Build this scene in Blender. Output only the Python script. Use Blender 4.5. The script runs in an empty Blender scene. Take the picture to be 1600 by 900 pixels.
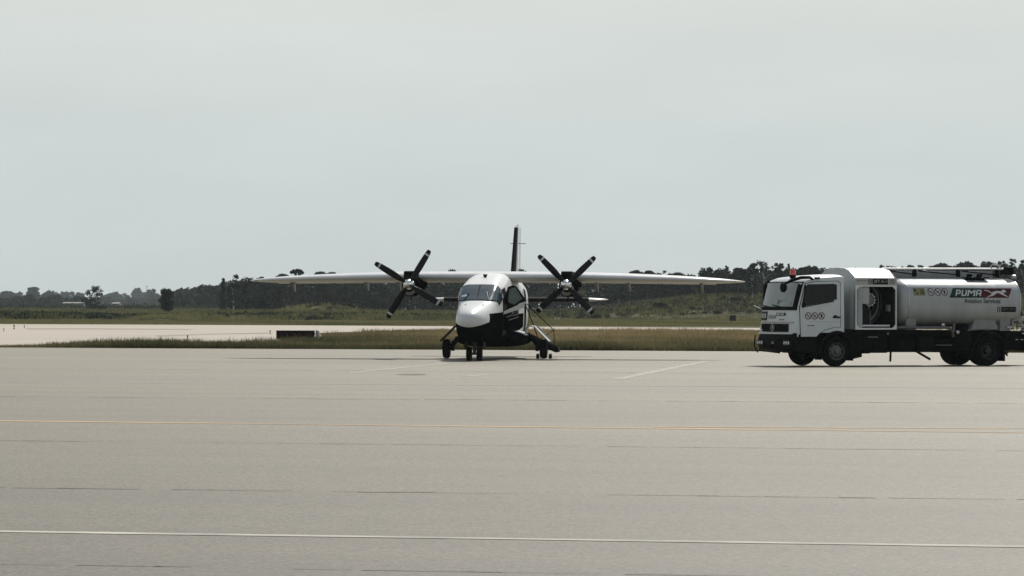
import bpy, math, random
import numpy as np
from mathutils import Vector, Matrix

R = math.radians
scene = bpy.context.scene
col = scene.collection
rng = random.Random(7)

# ------------------------------------------------------------------ camera
F = 6440.0                      # focal length in pixels of the 1600x900 photograph
CAM_H = 1.8
PITCH = math.atan(28.0 / F)
ROLL = 0.00275
cam_data = bpy.data.cameras.new("camera")
cam_data.sensor_width = 36.0
cam_data.lens = F / 1600.0 * 36.0
cam_data.clip_start = 0.5
cam_data.clip_end = 20000.0
cam = bpy.data.objects.new("camera", cam_data)
CAM_M = Matrix.Translation((0, 0, CAM_H)) @ Matrix.Rotation(math.pi / 2 + PITCH, 4, 'X') @ Matrix.Rotation(ROLL, 4, 'Z')
cam.matrix_world = CAM_M
col.objects.link(cam)
scene.camera = cam

def ray(px, py):
    return (CAM_M.to_3x3() @ Vector(((px - 800) / F, -(py - 450) / F, -1.0)))

def gp(px, py, z=0.0):
    """ground point (height z) seen at a place of the photograph"""
    d = ray(px, py)
    t = (z - CAM_H) / d.z
    return Vector((d.x * t, d.y * t, z))

def at(px, py, dist):
    d = ray(px, py)
    t = dist / d.y
    return Vector((d.x * t, dist, CAM_H + d.z * t))

# ------------------------------------------------------------------ light
SUN_TX, SUN_TY = 0.30, 0.85     # how far shadows run (to the left, to the camera) per metre of height
sun_dir = Vector((SUN_TX, SUN_TY, 1.0)).normalized()      # towards the sun
sun_el = math.asin(sun_dir.z)
sun_az = math.atan2(sun_dir.x, sun_dir.y)                 # clockwise from +Y
sd = bpy.data.lights.new("sun", 'SUN')
sd.energy = 5.0
sd.angle = R(0.6)
sd.color = (1.0, 0.955, 0.88)
sun = bpy.data.objects.new("sun", sd)
sun.rotation_euler = (-sun_dir).to_track_quat('-Z', 'Y').to_euler()
sun.location = sun_dir * 300
col.objects.link(sun)

world = bpy.data.worlds.new("World")
scene.world = world
world.use_nodes = True
wn, wl = world.node_tree.nodes, world.node_tree.links
wn.clear()
w_out = wn.new('ShaderNodeOutputWorld')
w_bg = wn.new('ShaderNodeBackground')
w_bg.inputs['Strength'].default_value = 0.1
w_sky = wn.new('ShaderNodeTexSky')
w_sky.sky_type = 'NISHITA'
w_sky.sun_disc = False
w_sky.sun_elevation = sun_el
w_sky.sun_rotation = sun_az
w_sky.dust_density = 4.0
w_sky.air_density = 1.0
w_sky.altitude = 900
w_tc = wn.new('ShaderNodeTexCoord')
w_sep = wn.new('ShaderNodeSeparateXYZ')
wl.new(w_tc.outputs['Generated'], w_sep.inputs[0])
w_ramp = wn.new('ShaderNodeValToRGB')           # milky overcast veil, a little brighter overhead
e = w_ramp.color_ramp.elements
e[0].position = 0.0; e[0].color = (0.585, 0.645, 0.650, 1)
e[1].position = 1.0; e[1].color = (0.42, 0.46, 0.50, 1)
x = e.new(0.040); x.color = (0.607, 0.670, 0.672, 1)
x = e.new(0.075); x.color = (0.668, 0.703, 0.678, 1)
x = e.new(0.16); x.color = (0.66, 0.69, 0.67, 1)
x = e.new(0.45); x.color = (0.48, 0.52, 0.54, 1)
wl.new(w_sep.outputs['Z'], w_ramp.inputs[0])
w_map = wn.new('ShaderNodeMapping'); w_map.inputs['Scale'].default_value = (9, 9, 34)
wl.new(w_tc.outputs['Generated'], w_map.inputs['Vector'])
w_noise = wn.new('ShaderNodeTexNoise'); w_noise.inputs['Scale'].default_value = 1.6; w_noise.inputs['Detail'].default_value = 4
wl.new(w_map.outputs[0], w_noise.inputs['Vector'])
w_mr = wn.new('ShaderNodeMapRange')
w_mr.inputs['From Min'].default_value = 0.3; w_mr.inputs['From Max'].default_value = 0.7
w_mr.inputs['To Min'].default_value = 9.9; w_mr.inputs['To Max'].default_value = 10.5
wl.new(w_noise.outputs['Fac'], w_mr.inputs['Value'])
w_mul = wn.new('ShaderNodeVectorMath'); w_mul.operation = 'SCALE'
wl.new(w_ramp.outputs['Color'], w_mul.inputs[0]); wl.new(w_mr.outputs[0], w_mul.inputs['Scale'])
w_mix = wn.new('ShaderNodeMix'); w_mix.data_type = 'RGBA'
w_veil = wn.new('ShaderNodeMapRange')           # the milky veil thins out towards the zenith
w_veil.inputs['From Min'].default_value = 0.08; w_veil.inputs['From Max'].default_value = 0.9
w_veil.inputs['To Min'].default_value = 0.95; w_veil.inputs['To Max'].default_value = 0.45
w_veil.interpolation_type = 'SMOOTHSTEP'
wl.new(w_sep.outputs['Z'], w_veil.inputs['Value']); wl.new(w_veil.outputs[0], w_mix.inputs[0])
wl.new(w_sky.outputs[0], w_mix.inputs[6]); wl.new(w_mul.outputs[0], w_mix.inputs[7])
wl.new(w_mix.outputs[2], w_bg.inputs['Color'])
wl.new(w_bg.outputs[0], w_out.inputs['Surface'])

scene.view_settings.view_transform = 'Standard'
scene.view_settings.look = 'None'
scene.view_settings.exposure = 0.0
scene.view_settings.gamma = 1.0
scene.view_settings.use_curve_mapping = False
scene.render.engine = 'CYCLES'
scene.cycles.use_denoising = True
scene.cycles.max_bounces = 6
scene.cycles.volume_bounces = 0
scene.cycles.caustics_reflective = False
scene.cycles.caustics_refractive = False

# ------------------------------------------------------------------ helpers: materials
def nodes_of(m):
    m.use_nodes = True
    nt = m.node_tree
    return nt, nt.nodes, nt.links, nt.nodes['Principled BSDF']

def mat(name, c, rough=0.5, metal=0.0, var=0.12, scale=6.0, bump=0.0, coat=0.0, spec=0.5, detail=4.0, stretch=None):
    """principled material whose colour wanders by +-var with object-space noise"""
    m = bpy.data.materials.new(name)
    nt, n, l, b = nodes_of(m)
    b.inputs['Roughness'].default_value = rough
    b.inputs['Metallic'].default_value = metal
    b.inputs['Coat Weight'].default_value = coat
    b.inputs['Coat Roughness'].default_value = 0.08
    b.inputs['Specular IOR Level'].default_value = spec
    tc = n.new('ShaderNodeTexCoord')
    src = tc.outputs['Object']
    if stretch:
        mp = n.new('ShaderNodeMapping'); mp.inputs['Scale'].default_value = stretch
        l.new(src, mp.inputs['Vector']); src = mp.outputs[0]
    no = n.new('ShaderNodeTexNoise'); no.inputs['Scale'].default_value = scale; no.inputs['Detail'].default_value = detail
    l.new(src, no.inputs['Vector'])
    mr = n.new('ShaderNodeMapRange')
    mr.inputs['From Min'].default_value = 0.3; mr.inputs['From Max'].default_value = 0.7
    mr.inputs['To Min'].default_value = 1 - var; mr.inputs['To Max'].default_value = 1 + var
    l.new(no.outputs['Fac'], mr.inputs['Value'])
    sc = n.new('ShaderNodeVectorMath'); sc.operation = 'SCALE'
    sc.inputs[0].default_value = c[:3]
    l.new(mr.outputs[0], sc.inputs['Scale'])
    l.new(sc.outputs[0], b.inputs['Base Color'])
    mr2 = n.new('ShaderNodeMapRange')
    mr2.inputs['To Min'].default_value = max(0.02, rough - 0.08); mr2.inputs['To Max'].default_value = min(1, rough + 0.08)
    l.new(no.outputs['Fac'], mr2.inputs['Value']); l.new(mr2.outputs[0], b.inputs['Roughness'])
    if bump > 0:
        bp = n.new('ShaderNodeBump'); bp.inputs['Strength'].default_value = 0.4; bp.inputs['Distance'].default_value = bump
        l.new(no.outputs['Fac'], bp.inputs['Height']); l.new(bp.outputs[0], b.inputs['Normal'])
    return m

M = {}
M['white_paint'] = mat('white_paint', (0.55, 0.565, 0.56), 0.35, spec=0.25, var=0.04, scale=2.5)
M['truck_white'] = mat('truck_white', (0.55, 0.58, 0.59), 0.4, spec=0.3, var=0.05, scale=3)
M['black_gloss'] = mat('black_gloss', (0.004, 0.0045, 0.005), 0.3, var=0.2, scale=3, spec=0.0)
M['boot_black'] = mat('boot_black', (0.004, 0.004, 0.004), 0.6, var=0.2, spec=0.03)
M['blade_black'] = mat('blade_black', (0.008, 0.009, 0.009), 0.45, var=0.25, spec=0.15)
M['rubber'] = mat('rubber', (0.006, 0.006, 0.006), 0.8, var=0.3, scale=14, spec=0.03)
M['chassis_black'] = mat('chassis_black', (0.004, 0.004, 0.004), 0.6, var=0.4, scale=5, spec=0.03)
M['plastic_black'] = mat('plastic_black', (0.007, 0.008, 0.008), 0.55, var=0.25, spec=0.03)
M['steel'] = mat('steel', (0.42, 0.43, 0.43), 0.35, metal=0.9, var=0.15)
M['aluminium'] = mat('aluminium', (0.48, 0.49, 0.49), 0.32, metal=0.85, var=0.08, scale=4)
M['spinner'] = mat('spinner', (0.8, 0.8, 0.78), 0.18, metal=0.9, var=0.05)
M['dull_metal'] = mat('dull_metal', (0.12, 0.123, 0.12), 0.5, metal=0.5, var=0.25)
M['tank_silver'] = mat('tank_silver', (0.35, 0.37, 0.375), 0.4, spec=0.2, metal=0.12, var=0.10, scale=1.5, detail=8, stretch=(2.2, 1, .5))
M['grey_paint'] = mat('grey_paint', (0.20, 0.21, 0.21), 0.5, var=0.12)
M['rim'] = mat('rim', (0.10, 0.103, 0.10), 0.45, metal=0.5, var=0.25, scale=12)
M['dark_rim'] = mat('dark_rim', (0.022, 0.022, 0.021), 0.55, metal=0.3, var=0.3, scale=12)
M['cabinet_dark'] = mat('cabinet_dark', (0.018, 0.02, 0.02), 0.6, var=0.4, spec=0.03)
M['hose'] = mat('hose', (0.03, 0.032, 0.032), 0.6, var=0.3, spec=0.15)
M['panel_grey'] = mat('panel_grey', (0.36, 0.375, 0.37), 0.45, var=0.08)
M['beacon'] = mat('beacon', (0.55, 0.05, 0.02), 0.25, coat=0.6, var=0.1)
M['sign_white'] = mat('sign_white', (0.50, 0.51, 0.50), 0.5, var=0.05)
M['sign_black'] = mat('sign_black', (0.008, 0.009, 0.009), 0.5, var=0.1, spec=0.15)
M['sign_red'] = mat('sign_red', (0.26, 0.02, 0.018), 0.5, var=0.08)
M['sign_darkred'] = mat('sign_darkred', (0.065, 0.010, 0.012), 0.45, var=0.08, spec=0.15)
M['sign_green'] = mat('sign_green', (0.005, 0.027, 0.027), 0.45, var=0.08, spec=0.15)
M['sign_yellow'] = mat('sign_yellow', (0.17, 0.165, 0.055), 0.5, var=0.1)
M['lens'] = mat('lens', (0.45, 0.46, 0.46), 0.12, metal=0.4, var=0.1)
M['board_red'] = mat('board_red', (0.013, 0.004, 0.0045), 0.6, var=0.12, spec=0.02)
M['board_letter'] = mat('board_letter', (0.06, 0.036, 0.036), 0.6, var=0.1, spec=0.02)
M['bark'] = mat('bark', (0.030, 0.025, 0.020), 0.9, var=0.3, scale=3)
M['pale_bark'] = mat('pale_bark', (0.34, 0.32, 0.28), 0.85, var=0.25, scale=3)
M['roof_pale'] = mat('roof_pale', (0.10, 0.098, 0.09), 0.6, var=0.1)
M['shed_wall'] = mat('shed_wall', (0.20, 0.18, 0.16), 0.8, var=0.2)
M['line_white'] = mat('line_white', (0.29, 0.27, 0.23), 0.8, var=0.35, scale=1.4, detail=8)
M['line_pale'] = mat('line_pale', (0.235, 0.22, 0.19), 0.75, var=0.10, scale=3)
M['line_yellow'] = mat('line_yellow', (0.34, 0.228, 0.108), 0.8, var=0.14, scale=1.2, detail=8)
M['seam'] = mat('seam', (0.086, 0.075, 0.056), 0.9, var=0.35, scale=2)

def glass_mat(name, c, rough=0.06, spec=0.6):
    m = mat(name, c, rough, var=0.15, scale=1.5, spec=spec)
    return m
M['cockpit_glass'] = glass_mat('cockpit_glass', (0.030, 0.052, 0.064), 0.07, 0.3)
M['side_glass'] = glass_mat('side_glass', (0.008, 0.009, 0.009), 0.12, 0.25)
M['windscreen'] = glass_mat('windscreen', (0.20, 0.23, 0.225), 0.08, 0.6)

def foliage_mat(name, c1, c2, translucent=0.25, warm=None):
    m = bpy.data.materials.new(name)
    nt, n, l, b = nodes_of(m)
    b.inputs['Roughness'].default_value = 0.9
    b.inputs['Specular IOR Level'].default_value = 0.05
    at_ = n.new('ShaderNodeAttribute'); at_.attribute_name = 'tint'
    geo = n.new('ShaderNodeNewGeometry')
    no = n.new('ShaderNodeTexNoise'); no.inputs['Scale'].default_value = 0.09; no.inputs['Detail'].default_value = 3
    l.new(geo.outputs['Position'], no.inputs['Vector'])
    add = n.new('ShaderNodeMath'); add.operation = 'ADD'
    mr = n.new('ShaderNodeMapRange'); mr.inputs['From Min'].default_value = 0.3; mr.inputs['From Max'].default_value = 0.7
    mr.inputs['To Min'].default_value = -0.35; mr.inputs['To Max'].default_value = 0.35
    l.new(no.outputs['Fac'], mr.inputs['Value'])
    l.new(at_.outputs['Fac'], add.inputs[0]); l.new(mr.outputs[0], add.inputs[1])
    ra = n.new('ShaderNodeValToRGB')
    ra.color_ramp.elements[0].position = 0.0; ra.color_ramp.elements[0].color = (*c1, 1)
    ra.color_ramp.elements[1].position = 1.0; ra.color_ramp.elements[1].color = (*c2, 1)
    if warm:
        w = ra.color_ramp.elements.new(0.55); w.color = (*warm, 1)
    l.new(add.outputs[0], ra.inputs[0])
    l.new(ra.outputs[0], b.inputs['Base Color'])
    tr = n.new('ShaderNodeBsdfTranslucent'); l.new(ra.outputs[0], tr.inputs['Color'])
    mx = n.new('ShaderNodeMixShader'); mx.inputs[0].default_value = translucent
    l.new(b.outputs[0], mx.inputs[1]); l.new(tr.outputs[0], mx.inputs[2])
    l.new(mx.outputs[0], n['Material Output'].inputs['Surface'])
    return m
M['leaf_dark'] = foliage_mat('leaf_dark', (0.012, 0.018, 0.016), (0.042, 0.052, 0.038), 0.10)
M['leaf_mid'] = foliage_mat('leaf_mid', (0.020, 0.028, 0.022), (0.045, 0.056, 0.040), 0.12)
M['leaf_scrub'] = foliage_mat('leaf_scrub', (0.032, 0.034, 0.022), (0.080, 0.078, 0.050), 0.15)
M['leaf_heath'] = foliage_mat('leaf_heath', (0.030, 0.029, 0.023), (0.072, 0.066, 0.050), 0.1)
M['grass_near'] = foliage_mat('grass_near', (0.070, 0.074, 0.036), (0.37, 0.268, 0.155), 0.3, warm=(0.210, 0.172, 0.086))
M['grass_far'] = foliage_mat('grass_far', (0.090, 0.098, 0.042), (0.230, 0.212, 0.100), 0.25)

# ground / apron / concrete
def ground_mat():
    m = bpy.data.materials.new('grass_soil')
    nt, n, l, b = nodes_of(m)
    b.inputs['Roughness'].default_value = 0.95
    b.inputs['Specular IOR Level'].default_value = 0.1
    geo = n.new('ShaderNodeNewGeometry')
    def noise(scale, detail, st=(1, 1, 1)):
        mp = n.new('ShaderNodeMapping'); mp.inputs['Scale'].default_value = st
        l.new(geo.outputs['Position'], mp.inputs['Vector'])
        t = n.new('ShaderNodeTexNoise'); t.inputs['Scale'].default_value = scale; t.inputs['Detail'].default_value = detail
        l.new(mp.outputs[0], t.inputs['Vector']); return t
    a = noise(0.05, 5, (1, 0.35, 1)); c = noise(1.2, 4)
    ra = n.new('ShaderNodeValToRGB')
    ra.color_ramp.elements[0].position = 0.35; ra.color_ramp.elements[0].color = (0.050, 0.054, 0.022, 1)
    ra.color_ramp.elements[1].position = 0.68; ra.color_ramp.elements[1].color = (0.150, 0.118, 0.058, 1)
    l.new(a.outputs['Fac'], ra.inputs[0])
    mx = n.new('ShaderNodeMix'); mx.data_type = 'RGBA'; mx.blend_type = 'MULTIPLY'; mx.inputs[0].default_value = 0.7
    l.new(ra.outputs[0], mx.inputs[6]); l.new(c.outputs['Fac'], mx.inputs[7])
    l.new(mx.outputs[2], b.inputs['Base Color'])
    return m
M['ground'] = ground_mat()

LINE_ANG = None
def pavement_mat(name, base, ang, grain_var=0.2, streak=0.1, patch=0.08, rough=0.8, shade_steps=None, spec=0.35):
    m = bpy.data.materials.new(name)
    nt, n, l, b = nodes_of(m)
    b.inputs['Specular IOR Level'].default_value = spec
    b.inputs['Roughness'].default_value = rough
    geo = n.new('ShaderNodeNewGeometry')
    def noise(scale, detail, st=(1, 1, 1), rot=0.0, rgh=0.5):
        mp = n.new('ShaderNodeMapping'); mp.vector_type = 'TEXTURE'
        mp.inputs['Rotation'].default_value = (0, 0, rot)
        mp.inputs['Scale'].default_value = (1 / st[0], 1 / st[1], 1 / st[2])
        l.new(geo.outputs['Position'], mp.inputs['Vector'])
        t = n.new('ShaderNodeTexNoise'); t.inputs['Scale'].default_value = scale; t.inputs['Detail'].default_value = detail
        t.inputs['Roughness'].default_value = rgh
        l.new(mp.outputs[0], t.inputs['Vector']); return t
    def rng_(t, amp):
        r_ = n.new('ShaderNodeMapRange'); r_.inputs['From Min'].default_value = 0.3; r_.inputs['From Max'].default_value = 0.7
        r_.inputs['To Min'].default_value = 1 - amp; r_.inputs['To Max'].default_value = 1 + amp; r_.clamp = False
        l.new(t.outputs['Fac'], r_.inputs['Value']); return r_
    def mul(a, c):
        q = n.new('ShaderNodeMath'); q.operation = 'MULTIPLY'; l.new(a.outputs[0], q.inputs[0]); l.new(c.outputs[0], q.inputs[1]); return q
    grain = noise(55.0, 3, rgh=0.7)
    grain2 = noise(14.0, 4, rgh=0.7)
    lanes = noise(1.0, 3, (0.012, 0.55, 1), ang)
    patches = noise(0.12, 4, (0.35, 1, 1), ang)
    vor = n.new('ShaderNodeTexVoronoi'); vor.inputs['Scale'].default_value = 42.0      # single stones of the aggregate
    l.new(geo.outputs['Position'], vor.inputs['Vector'])
    vs_ = n.new('ShaderNodeSeparateColor'); l.new(vor.outputs['Color'], vs_.inputs[0])
    vr = n.new('ShaderNodeMapRange'); vr.inputs['To Min'].default_value = 1 - grain_var; vr.inputs['To Max'].default_value = 1 + grain_var
    l.new(vs_.outputs[0], vr.inputs['Value'])
    v = mul(mul(vr, rng_(grain2, grain_var * 0.15)), mul(rng_(lanes, streak), rng_(patches, patch)))
    if shade_steps:            # grazing-view and vignette darkening towards the camera, painted into the asphalt, stepped at joints
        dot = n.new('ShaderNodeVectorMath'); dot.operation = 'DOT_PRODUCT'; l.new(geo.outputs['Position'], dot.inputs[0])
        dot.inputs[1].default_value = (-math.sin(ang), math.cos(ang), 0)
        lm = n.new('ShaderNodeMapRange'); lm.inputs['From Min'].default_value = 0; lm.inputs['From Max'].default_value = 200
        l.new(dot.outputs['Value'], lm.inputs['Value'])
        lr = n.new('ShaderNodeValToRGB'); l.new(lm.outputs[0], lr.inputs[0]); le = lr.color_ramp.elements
        le[0].position = 0; le[0].color = (shade_steps[0][1],) * 3 + (1,)
        le[1].position = 1; le[1].color = (shade_steps[-1][1],) * 3 + (1,)
        for i in range(1, len(shade_steps)):
            d_ = shade_steps[i][0] / 200
            q = le.new(d_ - .002); q.color = (shade_steps[i - 1][2],) * 3 + (1,)
            q = le.new(d_ + .002); q.color = (shade_steps[i][1],) * 3 + (1,)
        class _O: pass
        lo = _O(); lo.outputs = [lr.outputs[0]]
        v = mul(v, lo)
    warm = noise(0.05, 3, (0.6, 1, 1), ang)
    mx = n.new('ShaderNodeMix'); mx.data_type = 'RGBA'
    c = Vector(base)
    mx.inputs[6].default_value = (c.x * 0.95, c.y * 1.01, c.z * 1.0, 1)
    mx.inputs[7].default_value = (c.x * 1.05, c.y * 0.99, c.z * 0.97, 1)
    l.new(warm.outputs['Fac'], mx.inputs[0])
    s = n.new('ShaderNodeVectorMath'); s.operation = 'SCALE'
    l.new(mx.outputs[2], s.inputs[0]); l.new(v.outputs[0], s.inputs['Scale'])
    l.new(s.outputs[0], b.inputs['Base Color'])
    bp = n.new('ShaderNodeBump'); bp.inputs['Strength'].default_value = 0.5; bp.inputs['Distance'].default_value = 0.006
    l.new(grain.outputs['Fac'], bp.inputs['Height']); l.new(bp.outputs[0], b.inputs['Normal'])
    return m

# ------------------------------------------------------------------ helpers: meshes
class MB:
    def __init__(s):
        s.v, s.f, s.m, s.cur = [], [], [], 0
    def mat(s, i): s.cur = i; return s
    def add(s, verts, faces):
        o = len(s.v)
        s.v += [tuple(p) for p in verts]
        for f in faces:
            s.f.append(tuple(i + o for i in f)); s.m.append(s.cur)
        return s
    def box(s, c, d, rot=None):
        hx, hy, hz = d[0] / 2, d[1] / 2, d[2] / 2
        pts = [Vector((sx * hx, sy * hy, sz * hz)) for sx in (-1, 1) for sy in (-1, 1) for sz in (-1, 1)]
        if rot: pts = [rot @ p for p in pts]
        c = Vector(c)
        return s.add([p + c for p in pts], [(0, 1, 3, 2), (4, 6, 7, 5), (0, 4, 5, 1), (2, 3, 7, 6), (0, 2, 6, 4), (1, 5, 7, 3)])
    def prism(s, poly, y0, y1, axis='Y'):
        """polygon of (a, b) pairs extruded along an axis; Y: (x,z), X: (y,z), Z: (x,y)"""
        n = len(poly)
        def P(a, b, h):
            return {'Y': (a, h, b), 'X': (h, a, b), 'Z': (a, b, h)}[axis]
        vs = [P(a, b, y0) for a, b in poly] + [P(a, b, y1) for a, b in poly]
        fs = [tuple(range(n))[::-1], tuple(range(n, 2 * n))] + [(i, (i + 1) % n, n + (i + 1) % n, n + i) for i in range(n)]
        return s.add(vs, fs)
    def loft(s, rings, closed=True, caps=True):
        n = len(rings[0]); vs = [p for r_ in rings for p in r_]; fs = []
        for i in range(len(rings) - 1):
            for j in range(n if closed else n - 1):
                k = (j + 1) % n
                fs.append((i * n + j, i * n + k, (i + 1) * n + k, (i + 1) * n + j))
        if caps and closed:
            fs.append(tuple(range(n))[::-1]); fs.append(tuple(range((len(rings) - 1) * n, len(rings) * n)))
        return s.add(vs, fs)
    def tube(s, path, r, n=8, caps=True):
        path = [Vector(p) for p in path]; rings = []
        rr = r if isinstance(r, (list, tuple)) else [r] * len(path)
        up = None
        for i, p in enumerate(path):
            t = (path[min(i + 1, len(path) - 1)] - path[max(i - 1, 0)]).normalized()
            if up is None:
                up = Vector((0, 0, 1)) if abs(t.z) < 0.9 else Vector((1, 0, 0))
            a = t.cross(up).normalized(); b_ = a.cross(t).normalized(); up = b_
            rings.append([p + (a * math.cos(2 * math.pi * k / n) + b_ * math.sin(2 * math.pi * k / n)) * rr[i] for k in range(n)])
        return s.loft(rings, True, caps)
    def lathe(s, prof, c=(0, 0, 0), axis='Y', n=24, a0=0.0, a1=None):
        """profile of (h, r) pairs turned round an axis through c"""
        c = Vector(c); full = a1 is None
        a1 = 2 * math.pi if full else a1
        rings = []
        for k in range(n if full else n + 1):
            a = a0 + (a1 - a0) * k / n
            rr = []
            for h, r_ in prof:
                u, w = r_ * math.cos(a), r_ * math.sin(a)
                rr.append(c + {'Y': Vector((u, h, w)), 'X': Vector((h, u, w)), 'Z': Vector((u, w, h))}[axis])
            rings.append(rr)
        m = len(prof); vs = [p for r_ in rings for p in r_]; fs = []
        for i in range(n):
            j = (i + 1) % len(rings)
            for k in range(m - 1):
                fs.append((i * m + k, i * m + k + 1, j * m + k + 1, j * m + k))
        return s.add(vs, fs)
    def build(s, name, mats, parent=None, smooth=35, bevel=0.0, seg=2, loc=None):
        me = bpy.data.meshes.new(name)
        me.from_pydata(s.v, [], s.f)
        mats = mats if isinstance(mats, (list, tuple)) else [mats]
        for x_ in mats: me.materials.append(x_)
        me.polygons.foreach_set('material_index', s.m)
        import bmesh
        bm = bmesh.new(); bm.from_mesh(me)
        bmesh.ops.recalc_face_normals(bm, faces=bm.faces)
        bm.to_mesh(me); bm.free()
        if smooth:
            me.polygons.foreach_set('use_smooth', [True] * len(me.polygons))
            me.set_sharp_from_angle(angle=R(smooth))
        me.update()
        o = bpy.data.objects.new(name, me)
        col.objects.link(o)
        if parent: o.parent = parent
        if loc: o.location = loc
        if bevel > 0:
            bv = o.modifiers.new('bevel', 'BEVEL'); bv.width = bevel; bv.segments = seg
            bv.limit_method = 'ANGLE'; bv.angle_limit = R(40); bv.harden_normals = False
        return o

def tag(o, label=None, cat=None, group=None, kind=None):
    if label: o['label'] = label
    if cat: o['category'] = cat
    if group: o['group'] = group
    if kind: o['kind'] = kind
    return o

def empty(name, loc, rz=0.0, label=None, cat=None, group=None):
    o = bpy.data.objects.new(name, None); col.objects.link(o)
    o.location = loc; o.rotation_euler = (0, 0, rz); o.empty_display_size = 0.5
    return tag(o, label, cat, group)

def copy_tree(o, parent=None):
    c = o.copy(); col.objects.link(c)
    c.parent = parent
    for ch in list(o.children): copy_tree(ch, c)
    return c

def quads_object(name, verts, tint, material, parent=None, nper=4):
    """fast mesh of loose quads / tris: verts (N*nper,3), tint per vertex"""
    me = bpy.data.meshes.new(name)
    nv = len(verts); nf = nv // nper
    me.vertices.add(nv); me.vertices.foreach_set('co', np.asarray(verts, dtype=np.float32).ravel())
    me.loops.add(nv); me.loops.foreach_set('vertex_index', np.arange(nv, dtype=np.int32))
    me.polygons.add(nf); me.polygons.foreach_set('loop_start', np.arange(0, nv, nper, dtype=np.int32))
    a = me.attributes.new('tint', 'FLOAT', 'POINT'); a.data.foreach_set('value', np.asarray(tint, dtype=np.float32))
    me.update(calc_edges=True)
    me.materials.append(material)
    o = bpy.data.objects.new(name, me); col.objects.link(o)
    if parent: o.parent = parent
    return o

_tcache = {}
def text_mesh(s, size=1.0, shear=0.0, offset=0.0, spacing=1.0):
    """lettering outline: list of (x, y) and triangles, baseline at 0, starting at x = 0"""
    k = (s, size, shear, offset, spacing)
    if k in _tcache: return _tcache[k]
    cu = bpy.data.curves.new('lettering', 'FONT')
    cu.body = s; cu.size = size; cu.shear = shear; cu.offset = offset; cu.space_character = spacing
    cu.resolution_u = 3
    o = bpy.data.objects.new('lettering', cu); col.objects.link(o)
    dg = bpy.context.evaluated_depsgraph_get()
    me = o.evaluated_get(dg).to_mesh()
    vs = [(v.co.x, v.co.y) for v in me.vertices]; fs = [tuple(p.vertices) for p in me.polygons]
    o.evaluated_get(dg).to_mesh_clear()
    bpy.data.objects.remove(o); bpy.data.curves.remove(cu)
    x0 = min(v[0] for v in vs); y0 = min(v[1] for v in vs)
    vs = [(a - x0, b - y0) for a, b in vs]
    _tcache[k] = (vs, fs)
    return vs, fs

def fit(vs, w, h):
    mx = max(v[0] for v in vs); my = max(v[1] for v in vs)
    return [(a * w / mx, b * h / my) for a, b in vs]

# ------------------------------------------------------------------ terrain
def sstep(a, b, x):
    t = np.clip((x - a) / (b - a), 0, 1); return t * t * (3 - 2 * t)

def terrain(X, Y):
    X = np.asarray(X, float); Y = np.asarray(Y, float)
    u = X / np.maximum(Y, 1.0)
    rise = sstep(0.004, 0.055, u) * sstep(520, 680, Y) * 3.1
    edge = 474 + 95 * sstep(-0.02, 0.02, u) + 7 * np.sin(X * 0.21) + 4 * np.sin(X * 0.53 + 1)
    bank = 0.5 * sstep(0, 9, Y - edge) * (0.85 + 0.2 * np.sin(X * 0.17 + Y * 0.05))
    mound = 1.35 * np.exp(-(((X + 0.047 * Y) / 5.5) ** 2)) * np.exp(-(((Y - 610) / 30) ** 2))
    wob = 0.12 * np.sin(X * 0.09 + 1.3) * np.sin(Y * 0.031) * sstep(420, 520, Y)
    return rise + bank + mound + wob
def th(X, Y): return float(terrain(X, Y))

xs = np.unique(np.concatenate([np.linspace(-3300, 3300, 45), np.linspace(-320, 320, 120), np.linspace(-110, 110, 170)]))
ys = np.unique(np.concatenate([np.linspace(-300, 380, 12), np.linspace(380, 720, 130), np.linspace(720, 3400, 50)]))
XX, YY = np.meshgrid(xs, ys)
ZZ = terrain(XX, YY) * (YY > 0)
vv = np.stack([XX, YY, ZZ], -1).reshape(-1, 3)
nx, ny = len(xs), len(ys)
ff = [(j * nx + i, j * nx + i + 1, (j + 1) * nx + i + 1, (j + 1) * nx + i) for j in range(ny - 1) for i in range(nx - 1)]
g = MB(); g.add([tuple(p) for p in vv], ff)
ground = g.build('ground', M['ground'], smooth=180)
tag(ground, 'flat airfield ground with dry olive grass rising on the right', None, None, 'structure')

# ------------------------------------------------------------------ apron, taxiway, runway
eL, eR = gp(0, 543.3), gp(1600, 551.6)
ed = (eR - eL).normalized()
yl, yr = gp(0, 659), gp(1600, 677)
ANG = math.atan2((yr - yl).y, (yr - yl).x)
def perp(px, py):
    p = gp(px, py); return -p.x * math.sin(ANG) + p.y * math.cos(ANG)
NEAR_SHADE = [(0, .48, .50), (perp(800, 893), .52, .57), (perp(800, 773), .61, .69), (perp(800, 698), .71, .78), (perp(800, 626), .81, .88), (perp(800, 581), .93, 1.0)]  # painted darkening, strongest near the camera, stepping at the joints
M['apron'] = pavement_mat('apron_asphalt', (0.153, 0.133, 0.0935), ANG, 0.58, 0.08, 0.11, 0.55, NEAR_SHADE, 0.3)
M['concrete'] = pavement_mat('runway_concrete', (0.315, 0.283, 0.236), ANG, 0.06, 0.05, 0.08, 0.85)
M['worn_tarmac'] = pavement_mat('worn_tarmac', (0.23, 0.20, 0.165), ANG, 0.1, 0.1, 0.1, 0.85)

def sheet(name, pts, z, m, parent=None, sub=1):
    b = MB(); b.add([(p.x, p.y, z) for p in pts], [tuple(range(len(pts)))])
    return b.build(name, m, parent, smooth=0)

A0, A1 = eL - ed * 500, eL + ed * 540
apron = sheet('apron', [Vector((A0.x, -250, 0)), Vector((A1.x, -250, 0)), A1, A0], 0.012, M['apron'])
tag(apron, 'wide pale grey asphalt apron with faint painted lines', None, None, 'structure')

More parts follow.
